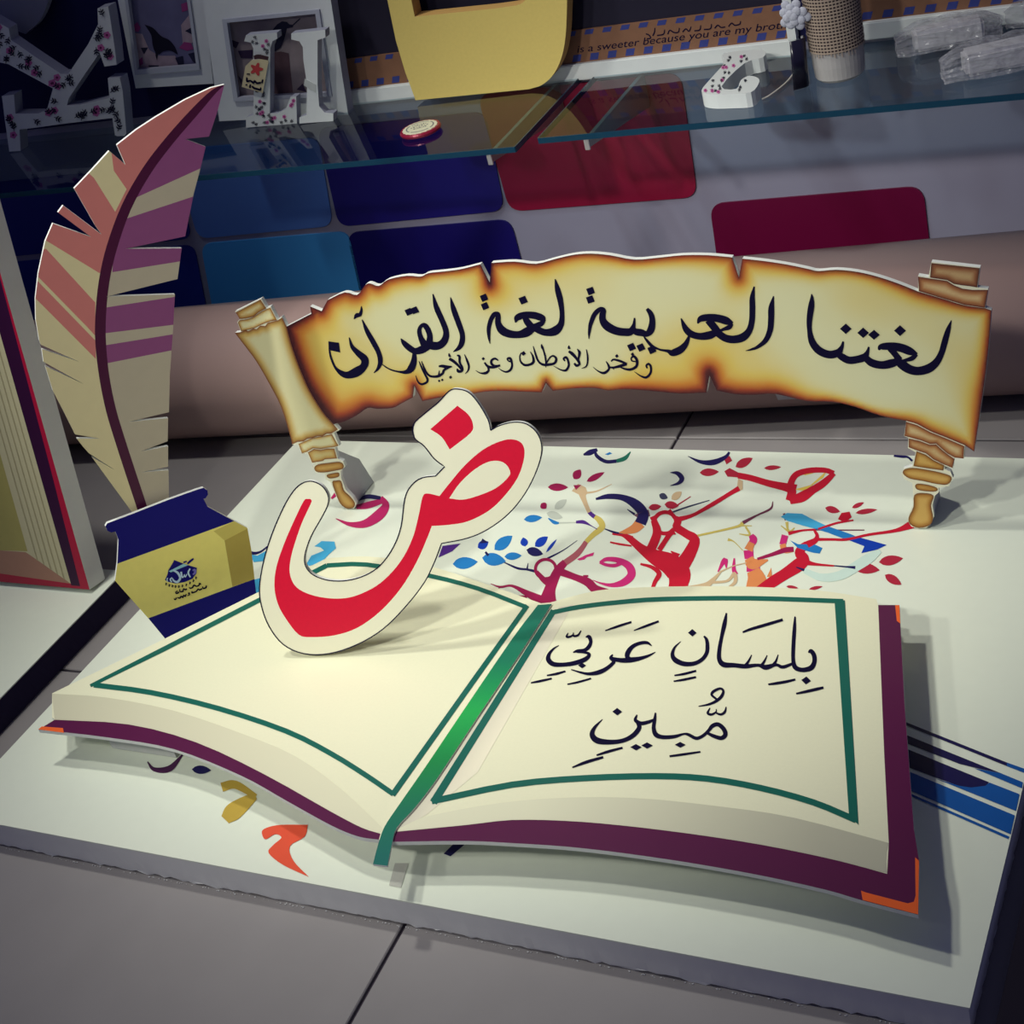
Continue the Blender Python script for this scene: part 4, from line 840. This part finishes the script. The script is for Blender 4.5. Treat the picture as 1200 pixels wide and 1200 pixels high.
cutout('book_board', NF, nout, 0.034, RC, GREYFOAM, ns, regions=[
    ([inner(686), (94, 687), edge_line(560)[:1] + (560,) and (62, 560), (-20, 250), (-60, 150), inner(150)], DP),
    ([inner(684), inner(150), (-330, 110), (-330, 640), (0, 672)], PG),
    ([pagee(646), pagee(150), (-330, 120), (-330, 625), (0, 645)], PO),
    ([(83, 684), (36, 651), (30, 647), (0, 645), (-330, 622), (-330, 645), (0, 672)], TAN)])
lines = []
for k in range(1, 6):
    t = k / 6
    a = (36 + (83 - 36) * t, 651 + (684 - 651) * t); b0_ = pagee(180); b1_ = inner(180)
    lines.append([(a[0], a[1], 0.9), (b0_[0] + (b1_[0] - b0_[0]) * t, 180, 0.9)])
decal('page_lines', NF, lines, mat((178, 168, 128), .5), ns, 0.0004, 2)

# dark plinth to the right of the board
dk = root('dark_plinth', (0.70, -0.2, 0), 'low black plinth on the floor along the right edge of the board', 'plinth')
box('top', (-0.085, -0.9, 0.012), (0.6, 0.62, 0.022), mat((22, 16, 34), 0.5, 0.2), dk, 0.002)
box('base', (-0.075, -0.89, 0), (0.59, 0.61, 0.012), mat((14, 10, 26), 0.6, 0.2), dk)
box('metal_trim', (0.02, -0.9, 0.022), (0.03, 0.62, 0.0235), mat((70, 60, 84), 0.5, 0.4), dk)

# ------------------------------------------------------------------ glass shelves
GL = glass_mat('shelf_glass', (0.70, 0.80, 0.84)); GE = mat((16, 60, 84), 0.25, 0.5, 0.1, 8, name='glass_edge')
def shelf(name, px_corner, x_len, side, label):
    c = on_z(*px_corner, SZ); fr = Frame(c, wu, (-wu.y, wu.x, 0))
    o = root(name, fr, label, 'shelf', 'glass shelves')
    d = (Vector((0, WY, 0)) - c).dot(fr.v) - 0.002
    x0, x1 = (0, x_len) if side > 0 else (-x_len, 0)
    box('glass_pane', (x0 + 0.001, 0.001, -0.008), (x1 - 0.001, d, 0), GL, o)
    box('polished_edge', (x0, -0.0005, -0.008), (x1, 0.001, 0), GE, o)
    xe = x0 if side > 0 else x1
    box('polished_edge', (xe - 0.0008, 0.001, -0.008), (xe + 0.0008, d, 0), GE, o)
    return o, fr, d
gl1, gf1, gd1 = shelf('glass_shelf', (603, 172), 1.45, -1, 'glass shelf carrying the picture frames and the yellow letter')
gl2, gf2, gd2 = shelf('glass_shelf', (630, 162), 1.15, 1, 'glass shelf carrying the jar and the plastic-wrapped packs')
for px_, py_, g, off in ((576, 177, gf1, 0), (688, 161, gf2, 1)):
    c = on_z(px_, py_, SZ - 0.008); a = (c - g.o).dot(g.u); d = gd1 if g is gf1 else gd2
    fr = Frame(g.o + g.u * a - Vector((0, 0, 0.0085)), g.u, g.v)
    br = root('shelf_bracket', fr, ('steel bracket under the glass shelf near the yellow letter', 'steel bracket under the glass shelf end by the red wall panel')[off], 'bracket', 'shelf brackets')
    V = [(-0.003, 0.004, 0), (0.003, 0.004, 0), (0.003, d, 0), (-0.003, d, 0), (-0.003, 0.004, -0.012), (0.003, 0.004, -0.012), (0.003, d, -0.05), (-0.003, d, -0.05)]
    mesh('arm', V, [[0, 1, 2, 3], [7, 6, 5, 4], [0, 4, 5, 1], [1, 5, 6, 2], [2, 6, 7, 3], [3, 7, 4, 0]], mat((168, 164, 160), 0.35, 0.5, 0.05, metal=0.6), br)
    box('end_cap', (-0.0036, 0.0008, -0.0150), (0.0036, 0.0040, -0.0002), mat((215, 213, 212), 0.25, 0.5, metal=0.6), br, 0.0006)

# ------------------------------------------------------------------ things on the shelves
def sframe(px, py, back=0.0, z=None):
    """upright frame standing on the shelf at a photographed contact point"""
    p = on_z(px, py, SZ + 0.0006 if z is None else z)
    return Frame(p, wu, (0, 0, 1))
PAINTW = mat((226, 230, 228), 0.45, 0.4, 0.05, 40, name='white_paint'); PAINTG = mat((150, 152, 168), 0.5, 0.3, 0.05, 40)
FLW = mat((214, 218, 216), 0.5, 0.3, 0.03, 60, name='white_floral_paper'); LEAFM = mat((24, 26, 48), .5); PINKM = mat((196, 104, 160), .5); MAR = mat((110, 30, 80), .5)
def floral(fr, poly, parent, n, size, seed):
    rnd = random.Random(seed); xs = [p[0] for p in poly]; ys = [p[1] for p in poly]
    sprigs = []; pinks = []; cores = []
    k = 0
    while k < n:
        x = rnd.uniform(min(xs), max(xs)); y = rnd.uniform(max(min(ys), -10), max(ys))
        if not inpoly(x, y, poly) or not inpoly(x + size, y, poly) or not inpoly(x - size, y, poly) or not inpoly(x, y - size, poly) or not inpoly(x, y + size, poly): 
            k += 0.2; continue
        k += 1; a = rnd.uniform(0, 6.28)
        if rnd.random() < 0.22:
            pinks.append(('p', [(x + size * .8 * (1 + .15 * math.cos(5 * t)) * math.cos(t), y + size * .8 * (1 + .15 * math.cos(5 * t)) * math.sin(t)) for t in [i * 6.2832 / 15 for i in range(15)]]))
            cores.append(('p', [(x + size * .3 * math.cos(t), y + size * .3 * math.sin(t)) for t in [i * 6.2832 / 7 for i in range(7)]]))
        else:
            dx, dy = math.cos(a) * size, math.sin(a) * size
            sprigs.append([(x - dx, y - dy, size * .12), (x, y, size * .16), (x + dx, y + dy, size * .06)])
            for s in (-1, 1):
                sprigs.append(('p', leaf(x, y, x + dx * .6 - s * dy * .7, y + dy * .6 + s * dx * .7, size * .34, 4)))
                sprigs.append(('p', leaf(x - dx * .5, y - dy * .5, x - s * dy * .7, y + s * dx * .7, size * .3, 4)))
    if sprigs: decal('printed_sprigs', fr, sprigs, LEAFM, parent, 0.0003, 2)['kind'] = 'stuff'
    if pinks: decal('printed_flowers', fr, pinks, PINKM, parent, 0.0005, 2)['kind'] = 'stuff'
    if cores: decal('flower_centres', fr, cores, MAR, parent, 0.0007, 2)['kind'] = 'stuff'

# fallen K
kf = sframe(17.5, 178)
kp = K(0, 0, 6, [(65, 1066), (145, 1061), (137, 910), (210, 903), (480, 866), (790, 830), (808, 950), (825, 958), (875, 955), (888, 940), (877, 800), (862, 640), (842, 545), (758, 550), (770, 690), (560, 738), (470, 740), (484, 690), (590, 530), (700, 372), (735, 468), (820, 456), (806, 330), (778, 150), (760, 45), (685, 60), (690, 170), (620, 310), (480, 520), (430, 520), (250, 400), (75, 280), (62, 200), (-60, 130), (-90, 420), (60, 452), (372, 622), (330, 772), (270, 797), (108, 800), (98, 665), (13, 676), (32, 830)])
kr = root('floral_letter_k', kf, 'white letter K with tiny flowers, tipped onto its side on the glass shelf', 'letter')
cutout('letter_block', kf, kp, 0.022, FLW, PAINTG, kr); floral(kf, kp, kr, 150, 5.2, 4)
# frame with a hummingbird-like bird on a post
def picture(name, px0, outer, inner_, label, art, depth=0.02, hang=False):
    fr = sframe(*px0) if not hang else Frame(WF.world(*px0) + WF.n * 0.03, wu, (0, 0, 1))
    o = root(name, fr, label, 'picture frame', 'picture frames on the shelf')
    cx = sum(p[0] for p in inner_) / 4; cy = sum(p[1] for p in inner_) / 4
    lipo = [(cx + (p[0] - cx) * 1.10, cy + (p[1] - cy) * 1.10) for p in inner_]
    cutout('outer_moulding', fr, outer, depth, PAINTW, PAINTG, o, holes=[lipo])
    ring2 = [(cx + (p[0] - cx) * 1.02, cy + (p[1] - cy) * 1.02) for p in inner_]
    cutout('inner_lip', fr, lipo, 0.008, mat((186, 190, 200), .5), PAINTG, o, holes=[inner_], z0=0.003)
    cutout('picture_sheet', fr, lipo, 0.003, mat((128, 128, 150), .5, .3, .25, 25), PAINTG, o, z0=-0.010)
    class Fr2(Frame): pass
    f2 = Frame(fr.o + fr.n * -0.0095, fr.u, fr.v)
    art(f2, fr, o)
    return o
def art_obj(name, f2, fr, items, mt, o, lift=0.0):
    d = decal(name, f2, items, mt, o, lift); 
    for v in d.data.vertices: v.co.z += -0.0095
    return d
q = lambda pts: K(250, 0, 7.06, pts)
def bird_art(f2, fr, o):
    art_obj('picture_ground', f2, fr, [('p', q([(120, 180), (860, 110), (960, 760), (200, 805)]))], mat((140, 128, 132), .5, .3, .3, 30), o)
    art_obj('post', f2, fr, [('p', q([(470, 440), (560, 425), (625, 440), (660, 775), (460, 785)]))], mat((92, 70, 78), .6, .2, .3, 60), o, 0.0004)
    art_obj('bird', f2, fr, [('p', q([(480, 260), (530, 200), (570, 175), (610, 180), (630, 200), (665, 205), (660, 225), (610, 235), (590, 320), (560, 390), (500, 430), (470, 430), (470, 400), (520, 350), (530, 270)])), [(p[0], p[1], 1.2) for p in q([(655, 212), (690, 180), (720, 152)])]], mat((34, 34, 58), .5), o, 0.0006)
    [art_obj('leaf_patch', f2, fr, [it], mat((50, 36, 66), .5), o, 0.0006) for it in [('p', q([(155, 330), (215, 350), (190, 400), (160, 380)])), ('p', q([(205, 420), (330, 410), (320, 480), (230, 480)])), ('p', q([(690, 740), (740, 690), (770, 760)])), ('p', q([(205, 620), (240, 660), (230, 700)]))]]
picture('picture_frame', (330, 139.5), [(257, 142), (408, 134.5), (383, -30), (236, -12)], [(279.5, 113.5), (384, 108), (370.5, 15.5), (267, 26)], 'white picture frame with a perched bird print, behind the small letters', bird_art)
q2 = lambda pts: K(140, 0, 8.571, pts)
def fly_art(f2, fr, o):
    art_obj('picture_ground', f2, fr, [('p', q2([(100, -260), (690, -260), (790, 645), (185, 690)]))], mat((106, 104, 138), .5, .3, .25, 30), o)
    art_obj('blossoms', f2, fr, [('p', q2([(150, 330), (230, 340), (300, 500), (400, 560), (560, 560), (600, 660), (185, 690)])), ('p', q2([(620, 250), (700, 150), (750, 420), (640, 470)]))], mat((170, 150, 160), .5, .3, .3, 80), o, 0.0003)
    art_obj('pink_blossoms', f2, fr, [('p', q2([(140, 260), (180, 220), (215, 280), (190, 320), (145, 310)])), ('p', q2([(620, 40), (680, 20), (690, 100), (630, 120)])), ('p', q2([(600, 480), (650, 420), (720, 430), (745, 490), (680, 510)])), ('p', q2([(190, 610), (230, 570), (240, 640), (200, 665)]))], mat((150, 60, 120), .5), o, 0.0005)
    art_obj('leaves', f2, fr, [('p', q2([(215, 480), (290, 475), (250, 545)])), ('p', q2([(660, 310), (730, 270), (740, 350)])), ('p', q2([(690, 540), (770, 520), (785, 640), (740, 620)])), ('p', q2([(560, 580), (640, 560), (650, 650), (590, 650)])), ('p', q2([(290, 655), (400, 655), (390, 670), (300, 672)]))], mat((34, 34, 62), .5), o, 0.0005)
    art_obj('butterfly', f2, fr, [('p', smooth(KC(140, 0, 8.571, [(255, 245, 1), (340, 280), (420, 360), (500, 400), (560, 470), (590, 550, 1), (520, 510), (440, 515), (400, 545), (360, 520), (335, 450), (320, 350)]))), ('p', q2([(360, 500), (390, 540), (380, 610), (365, 560)]))], mat((22, 20, 40), .5), o, 0.0007)
picture('picture_frame', (205, 100), [(159, 103.5), (250, 98), (232, -60), (128, -50)], [(162, 81), (231, 75.5), (214, -45), (146, -38)], 'white picture frame with a dark butterfly print, fixed on the wall', fly_art, 0.028, True)
# small letters in front of the frame
lf_ = sframe(300, 149)
lp_ = q([(270, 292), (350, 284), (525, 270), (530, 320), (490, 340), (470, 400), (468, 938), (530, 938), (600, 900), (640, 800), (685, 798), (692, 1022), (270, 1056), (270, 972), (330, 950), (335, 770), (330, 400), (310, 352), (255, 342)])
lr_ = root('floral_letter_l', lf_, 'small white letter L with tiny flowers and a hanging tag, before the bird picture', 'letter')
cutout('letter_block', lf_, lp_, 0.014, FLW, PAINTG, lr_); floral(lf_, lp_, lr_, 80, 2.8, 9)
tgp = q([(330, 487), (450, 480), (466, 500), (418, 762), (244, 712), (275, 540)])
cutout('paper_tag', lf_, tgp, 0.001, mat((214, 200, 160), .6), FLW, lr_, z0=0.0035)
decal('tag_flower', lf_, [('p', [(302 + 6 * (1 + .35 * math.cos(5 * t)) * math.cos(t), 80 + 6 * (1 + .35 * math.cos(5 * t)) * math.sin(t)) for t in [i * 6.2832 / 30 for i in range(30)]])], mat((196, 70, 70), .5), lr_, 0.0040)
decal('tag_words', lf_, [q(s) for s in ([(420, 650, 12), (412, 680, 12)], [(405, 675, 14), (372, 680, 14), (350, 660, 12), (345, 680, 14), (318, 660, 12), (290, 665, 14), (288, 632, 10)], [(402, 715, 8), (400, 735, 14), (372, 728, 14), (350, 722, 14), (330, 705, 12)], [(318, 690, 12), (312, 720, 14)], [(285, 700, 16), (284, 688, 12)], [(300, 610, 26), (300, 600, 20)])], NAVYINK, lr_, 0.0041, 3)
decal('tag_string', lf_, [q([(345, 470, 26), (385, 462, 30), (465, 478, 26)])], mat((70, 44, 50), .8), lr_, 0.0035)
if_ = sframe(365, 144)
ip_ = q([(645, 277), (925, 246), (928, 310), (862, 332), (862, 700), (875, 880), (920, 930), (992, 938), (992, 1002), (712, 1022), (712, 972), (772, 950), (775, 700), (745, 500), (740, 390), (712, 342), (645, 327)])
ir_ = root('white_letter_i', if_, 'plain white letter I standing before the bird picture', 'letter')
cutout('letter_block', if_, ip_, 0.014, PAINTW, PAINTG, ir_)
cutout('paper_sticker', if_, q([(758, 650), (850, 700), (848, 765), (750, 705)]), 0.0005, mat((196, 200, 196), .5), FLW, ir_, z0=0.0006)
# big yellow letter
yf = sframe(487, 121)
Y4 = lambda pts: [(400 + a / 3.75, b / 3.75) for a, b in pts]
yo = [(487, 117.5), (475, 85), (464, 48), (454, 0), (440, -90), (432, -170), (425, -230)] + crom([(425, -230), (520, -238), (590, -200), (640, -120), (662, -40), (664, 20), (660, 60), (650, 85), (636, 99), (620, 104.5)], 4)[1:] + [(487, 117.5)]
yh = [(486, 19.5), (478, -20), (470, -100), (464, -160)] + crom([(464, -160), (540, -165), (590, -120), (618, -60), (622, -20), (614, 2), (590, 8.5), (540, 14), (486, 19.5)], 4)[1:-1]
yr = root('yellow_letter', yf, 'big mustard yellow foam letter D with rounded corner on the glass shelf', 'letter')
YF_ = mat((226, 202, 116), 0.7, 0.2, 0.05, 200, 0.15, 500, name='mustard_foam')
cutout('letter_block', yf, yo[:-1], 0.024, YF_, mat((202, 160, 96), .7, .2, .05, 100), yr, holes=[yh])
# round lid lying on the shelf
lc = on_z(493, 152, SZ + 0.0048)
ld = root('round_tin', lc, 'small round red and cream tin lying on the glass shelf', 'tin'); ld.rotation_euler = (0, 0, R(30)); 
lathe('tin_body', [(0.0, -0.004), (0.026, -0.004), (0.030, -0.002), (0.031, 0.001), (0.0295, 0.0035), (0.0, 0.0035)], mat((150, 28, 60), 0.3, 0.5, metal=0.2), ld, 44)
lathe('cream_top', [(0.0, 0.0034), (0.0262, 0.0034), (0.0258, 0.0042), (0.0, 0.0044)], mat((216, 214, 186), .45), ld, 60, lambda a, r, z: 1 + 0.03 * math.cos(20 * a))
V = []; F = []
for r_ in (0.0195, 0.021):
    for k in range(40): V.append((r_ * math.cos(k * math.pi / 20), r_ * math.sin(k * math.pi / 20), 0.0047))
for k in range(40):
    if k % 10 not in (4,): F.append([k, 40 + k, 40 + (k + 1) % 40, (k + 1) % 40])
mesh('printed_ring', V, F, mat((110, 112, 120), .5), ld)
V = []; F = []
for row, (yy, w) in enumerate(((0.008, 0.011), (0.001, 0.014), (-0.006, 0.010))):
    for s in range(7):
        x = -w + 2 * w * s / 7; b = len(V); h = 0.0016 + 0.001 * ((s * 7 + row) % 3)
        V += [(x, yy, 0.0047), (x + 0.0022, yy + 0.0006, 0.0047), (x + 0.0024, yy + h, 0.0047), (x + 0.0006, yy + h, 0.0047)]; F.append([b, b + 1, b + 2, b + 3])
mesh('printed_words', V, F, mat((50, 46, 80), .5), ld)

# framed kraft signs against the wall
def sign(name, bl, br, h_px, label, words):
    fr = Frame(WF.world(*bl) + WF.n * 0.0170, wu, (0, 0, 1))
    o = root(name, fr, label, 'sign', 'framed signs against the wall')
    w = fr.at(*br)[0]; hb = 0.024
    box('bottom_rail', (0, 0, -0.012), (w, hb, 0.002), PAINTW, o, 0.0015)
    box('top_rail', (0, 0.20, -0.012), (w, 0.20 + hb, 0.002), PAINTW, o, 0.0015)
    box('side_rail', (0, hb, -0.012), (0.012, 0.20, 0.002), PAINTW, o); box('side_rail', (w - 0.012, hb, -0.012), (w, 0.20, 0.002), PAINTW, o)
    box('backing', (0.012, hb, -0.012), (w - 0.012, 0.20, -0.009), mat((30, 26, 46), .7), o)
    box('kraft_card', (0.012, hb, -0.009), (w - 0.012, hb + 0.048, -0.006), mat((134, 96, 74), .8, .2, .12, 60), o)
    n = int(w / 0.028)
    for k in range(n):
        for yb, hh in ((hb + 0.002, 0.010), (hb + 0.040, 0.007)):
            x = 0.016 + k * 0.028; m_ = mat((52, 62, 130), .7) if k % 2 == 0 or yb > hb + 0.01 else mat((52, 62, 130), .7)
            mesh('airmail_mark', [(x, yb, -0.0058), (x + 0.013, yb, -0.0058), (x + 0.017, yb + hh, -0.0058), (x + 0.004, yb + hh, -0.0058)], [[0, 1, 2, 3]], m_, o)
    if words:
        cu_ = bpy.data.curves.new('words', 'FONT'); cu_.body = words; cu_.size = 0.02; cu_.shear = 0.3
        t = bpy.data.objects.new('printed_words', cu_); COL.objects.link(t)
        me = bpy.data.meshes.new_from_object(t); bpy.data.objects.remove(t)
        x0 = min(v.co.x for v in me.vertices); x1 = max(v.co.x for v in me.vertices)
        a0 = fr.at(672, 50)[0]; a1 = fr.at(936, 20)[0]
        for v in me.vertices: v.co = Vector((a0 + (v.co.x - x0) / (x1 - x0) * (a1 - a0), v.co.y * 0.75 + hb + 0.0150, -0.0057))
        newobj('printed_words', me, o, [NAVYINK])
        cf = Frame(fr.o + fr.n * -0.006, fr.u, fr.v)
        S4 = lambda L: [K(660, 0, 4, [(x_, y_, w_ * 0.6) for x_, y_, w_ in s_]) for s_ in L]
        d_ = decal('printed_arabic', cf, S4([[(388, 158, 8), (402, 164, 8), (410, 178, 8), (392, 182, 8)], [(420, 168, 8), (428, 150, 8), (430, 130, 6)], [(440, 166, 8), (470, 160, 8), (476, 138, 6)], [(490, 160, 8), (500, 142, 8), (520, 152, 8), (540, 150, 8), (545, 130, 6)], [(560, 150, 8), (575, 135, 8), (590, 146, 8), (600, 124, 6)],
            [(615, 144, 8), (640, 140, 8), (645, 118, 6)], [(660, 138, 8), (690, 134, 8), (696, 112, 6)], [(710, 132, 8), (725, 118, 8), (740, 128, 8), (760, 126, 8)], [(775, 124, 8), (790, 108, 8), (805, 118, 8), (828, 112, 8), (832, 98, 6)]]), NAVYINK, o, 0.0)
        for v in d_.data.vertices: v.co.z += -0.0057
    return o
sign('framed_sign', (405, 120), (936, 62), 0, 'white framed kraft airmail sign behind the yellow letter', 'is a sweeter because you are my brother')
sign('framed_sign', (1000, 44), (1260, 14), 0, 'white framed kraft sign behind the wrapped packs', '')

# floral J lying flat
jz = SZ + 0.020; JF = Frame(on_z(855, 112, jz), (1, 0, 0), (0, 1, 0))
jp = K(660, 0, 4, [(648, 425), (690, 370), (757, 292), (752, 250), (930, 233), (938, 268), (850, 296), (742, 405), (812, 416), (832, 376), (872, 355), (914, 366), (916, 392), (880, 432), (790, 440), (690, 442)])
jr = root('floral_letter_j', JF, 'small white floral letter J lying flat on the glass shelf by the ribbon', 'letter')
jp = smooth(jp, 3)
cutout('letter_block', JF, jp, 0.0195, FLW, PAINTW, jr); floral(JF, jp, jr, 40, 2.6, 12)
# ribbon
rbr = root('curling_ribbon', on_z(880, 119, SZ), 'thin white ribbon curling from the flat letter J up to the flower', 'ribbon')
ro_ = Vector(rbr.location); RBM = mat((206, 200, 190), .4)
tube('trailing_strand', [on_z(*p, z) - ro_ for p, z in (((893, 116), SZ + .002), ((903, 111), SZ + .003), ((922, 96), SZ + .003), ((934, 80), SZ + .004))], 0.0011, RBM, rbr)
rf_ = sframe(893, 60)
tube('rising_strand', [rf_.world(*p) - ro_ for p in ((893, 58), (894, 47), (892, 32), (901, 19), (922, 10), (938, 8))], 0.0011, RBM, rbr)
# jar wrapped in burlap with flower
vb = on_z(985, 88, SZ + 0.0006)
vr = root('burlap_jar', vb, 'frosted jar wrapped in burlap with a white flower on the glass shelf', 'jar')
lathe('jar_body', [(0.0, 0), (0.028, 0), (0.032, 0.004), (0.0335, 0.02), (0.034, 0.10), (0.030, 0.125), (0.024, 0.135), (0.024, 0.15), (0.0, 0.15)], mat((176, 172, 170), 0.4, 0.4), vr, 36)
WEFT = mat((176, 158, 142), 0.95, 0.1, 0.15, 200, name='burlap')
lathe('burlap_backing', [(0.0343, 0.040), (0.0349, 0.042), (0.0349, 0.118), (0.0343, 0.12)], mat((70, 58, 60), 0.95, 0.1), vr, 36)
V = []; F = []
for k in range(19):                            # woven threads, both ways
    z = 0.042 + k * 0.0042; b = len(V); n = 40
    for j in range(n):
        a = 2 * math.pi * j / n; r0 = 0.0358 + 0.0004 * ((j + k) % 2)
        V += [(r0 * math.cos(a), r0 * math.sin(a), z - 0.0010), (r0 * math.cos(a), r0 * math.sin(a), z + 0.0010)]
    for j in range(n): F.append([b + 2 * j, b + 2 * ((j + 1) % n), b + 2 * ((j + 1) % n) + 1, b + 2 * j + 1])
for j in range(50):
    a = 2 * math.pi * j / 50; b = len(V); zl = 0.034 + 0.006 * random.random()
    for z in (zl, 0.12):
        for s in (-1, 1): V.append((0.0358 * math.cos(a + s * 0.018), 0.0358 * math.sin(a + s * 0.018), z))
    F.append([b, b + 1, b + 3, b + 2])
tag(mesh('burlap_weave', V, F, WEFT, vr), kind='stuff')
bm = bmesh.new(); bmesh.ops.create_icosphere(bm, subdivisions=2, radius=0.006)
for v in bm.verts: v.co += Vector((-0.040, -0.031, 0.094))
me = bpy.data.meshes.new('flower'); bm.to_mesh(me); bm.free(); fw_ = newobj('flower', me, vr, [mat((190, 192, 204), .7)])
for k in range(15):
    a = k * 2.4; rr = 0.0045 * math.sqrt(k); cx, cz = -0.040 + rr * math.cos(a), 0.094 + rr * math.sin(a)
    bm = bmesh.new(); bmesh.ops.create_icosphere(bm, subdivisions=2, radius=1.0)
    for v in bm.verts: v.co = Vector((cx + v.co.x * 0.0062, -0.030 - 0.006 * (1 - k / 15) + v.co.y * 0.003, cz + v.co.z * 0.0062))
    me = bpy.data.meshes.new('petal'); bm.to_mesh(me); bm.free(); newobj('petal', me, fw_, [mat((190, 192, 204), .7)])
# dark curled card beside the jar
V = []; F = []
for k in range(13):
    t = k / 12; x = 0.010 * math.sin(t * 3.0) - 0.012 * t; y = -0.02 * t
    for z in (0, 0.064): V.append((x + (0.004 if z else 0), y, z))
for k in range(12): F.append([2 * k, 2 * k + 2, 2 * k + 3, 2 * k + 1])
cc = root('curled_card', on_z(944, 98, SZ + 0.0006), 'dark curled card with a pale edge standing beside the burlap jar', 'card')
me_o = mesh('card', V, F, mat((26, 24, 44), 0.25, 0.5), cc, smoothf=True)
sm_ = me_o.modifiers.new('thickness', 'SOLIDIFY'); sm_.thickness = 0.002
box('pale_edge', (0.0035, -0.004, 0), (0.0065, -0.001, 0.064), mat((190, 188, 190), .4), cc)
# plastic-wrapped packs
PLG = bpy.data.materials.new('clear_wrap'); PLG.use_nodes = True
_nt = PLG.node_tree; _b = _nt.nodes['Principled BSDF']; _b.inputs['Base Color'].default_value = (0.45, 0.45, 0.5, 1); _b.inputs['Roughness'].default_value = 0.12; _b.inputs['Alpha'].default_value = 0.36; _b.inputs['Specular IOR Level'].default_value = 0.8
_n = _nt.nodes.new('ShaderNodeTexNoise'); _n.inputs['Scale'].default_value = 70; _bp = _nt.nodes.new('ShaderNodeBump'); _bp.inputs['Strength'].default_value = 0.9; _bp.inputs['Distance'].default_value = 0.01
_tc = _nt.nodes.new('ShaderNodeTexCoord'); _nt.links.new(_tc.outputs['Object'], _n.inputs['Vector']); _nt.links.new(_n.outputs[0], _bp.inputs['Height']); _nt.links.new(_bp.outputs[0], _b.inputs['Normal'])
def pack(px, py, sx, sy, sz, rz, label):
    p = on_z(px, py, SZ + 0.004); o = root('wrapped_pack', p, label, 'pack', 'plastic wrapped packs on the shelf'); o.rotation_euler = (0, 0, R(rz))
    box('soap_block', (-sx * .8, -sy * .8, 0.002), (sx * .8, sy * .8, sz), mat((220, 218, 222), .5), o, 0.004)
    bm = bmesh.new(); bmesh.ops.create_cube(bm, size=1.0); bmesh.ops.subdivide_edges(bm, edges=bm.edges[:], cuts=9, use_grid_fill=True)
    rnd = random.Random(int(px))
    for v in bm.verts:
        x, y, z = v.co; f = 1 - 0.35 * (abs(x) * 2) ** 4
        v.co = Vector((x * 2.4 * sx + rnd.uniform(-1, 1) * .0015, y * 2.1 * sy * f + rnd.uniform(-1, 1) * .0015, max(-0.0025, (z + 0.5) * sz * 1.15 * f + rnd.uniform(-1, 1) * .0018)))
    me = bpy.data.meshes.new('plastic_wrap'); bm.to_mesh(me); bm.free(); newobj('plastic_wrap', me, o, [PLG])
pack(1112, 52, 0.055, 0.020, 0.028, 20, 'clear plastic wrapped pack with a pointed end beside the burlap jar')
pack(1180, 78, 0.064, 0.022, 0.030, 22, 'clear plastic wrapped pack at the front of the glass shelf')
pack(1230, 22, 0.045, 0.018, 0.030, 10, 'clear plastic wrapped pack against the wall behind the others')
# big pale disc-shaped ornament hanging behind the K
gf = Frame(WF.world(15, 5) + WF.n * 0.03, wu, (0, 0, 1))
go = root('pale_ornament', gf, 'pale rounded ornament hanging above the tipped floral letter K', 'ornament')
cutout('ornament_body', gf, smooth([(-60, -60), (50, -50), (58, -10), (48, 22), (30, 40, 1), (12, 34), (-20, 30), (-70, 20)], 5), 0.012, mat((120, 122, 140), .5), PAINTG, go)

# ------------------------------------------------------------------ prints belong to the part that carries them
def carry(r, part, names):
    p = next(c for c in r.children if c.name.split('.')[0] == part)
    for c in list(r.children):
        if c is not p and c.name.split('.')[0] in names: c.parent = p
carry(bd, 'printed_sheet', {c.name.split('.')[0] for c in bd.children} - {'foam_core', 'printed_sheet', 'foam_crumbs'})
carry(bk, 'printed_board', {'corner_guard', 'page_edges', 'gutter_tone', 'page_frame', 'word', 'vowel_mark'})
carry(lt, 'letter_board', {'pen_outline'})
carry(sc, 'parchment_sheet', {'word'})
carry(ib, 'box_board', {'phone_number', 'words'}); carry(ib, 'logo', {'logo_band', 'logo_script', 'logo_swirl'})
carry(ns, 'book_board', {'page_lines'})
carry(lr_, 'paper_tag', {'tag_flower', 'tag_words', 'tag_string'})
for r in (kr, lr_, jr): carry(r, 'letter_block', {'printed_sprigs', 'printed_flowers', 'flower_centres'})
carry(ld, 'cream_top', {'printed_ring', 'printed_words'})
carry(vr, 'burlap_backing', {'burlap_weave'})
for o in list(COL.objects):
    if o.name.startswith('framed_sign'): carry(o, 'kraft_card', {'airmail_mark', 'printed_words', 'printed_arabic'})
    if o.name.startswith('picture_frame'): carry(o, 'picture_sheet', {'picture_ground', 'post', 'bird', 'leaf_patch', 'blossoms', 'pink_blossoms', 'leaves', 'butterfly'})
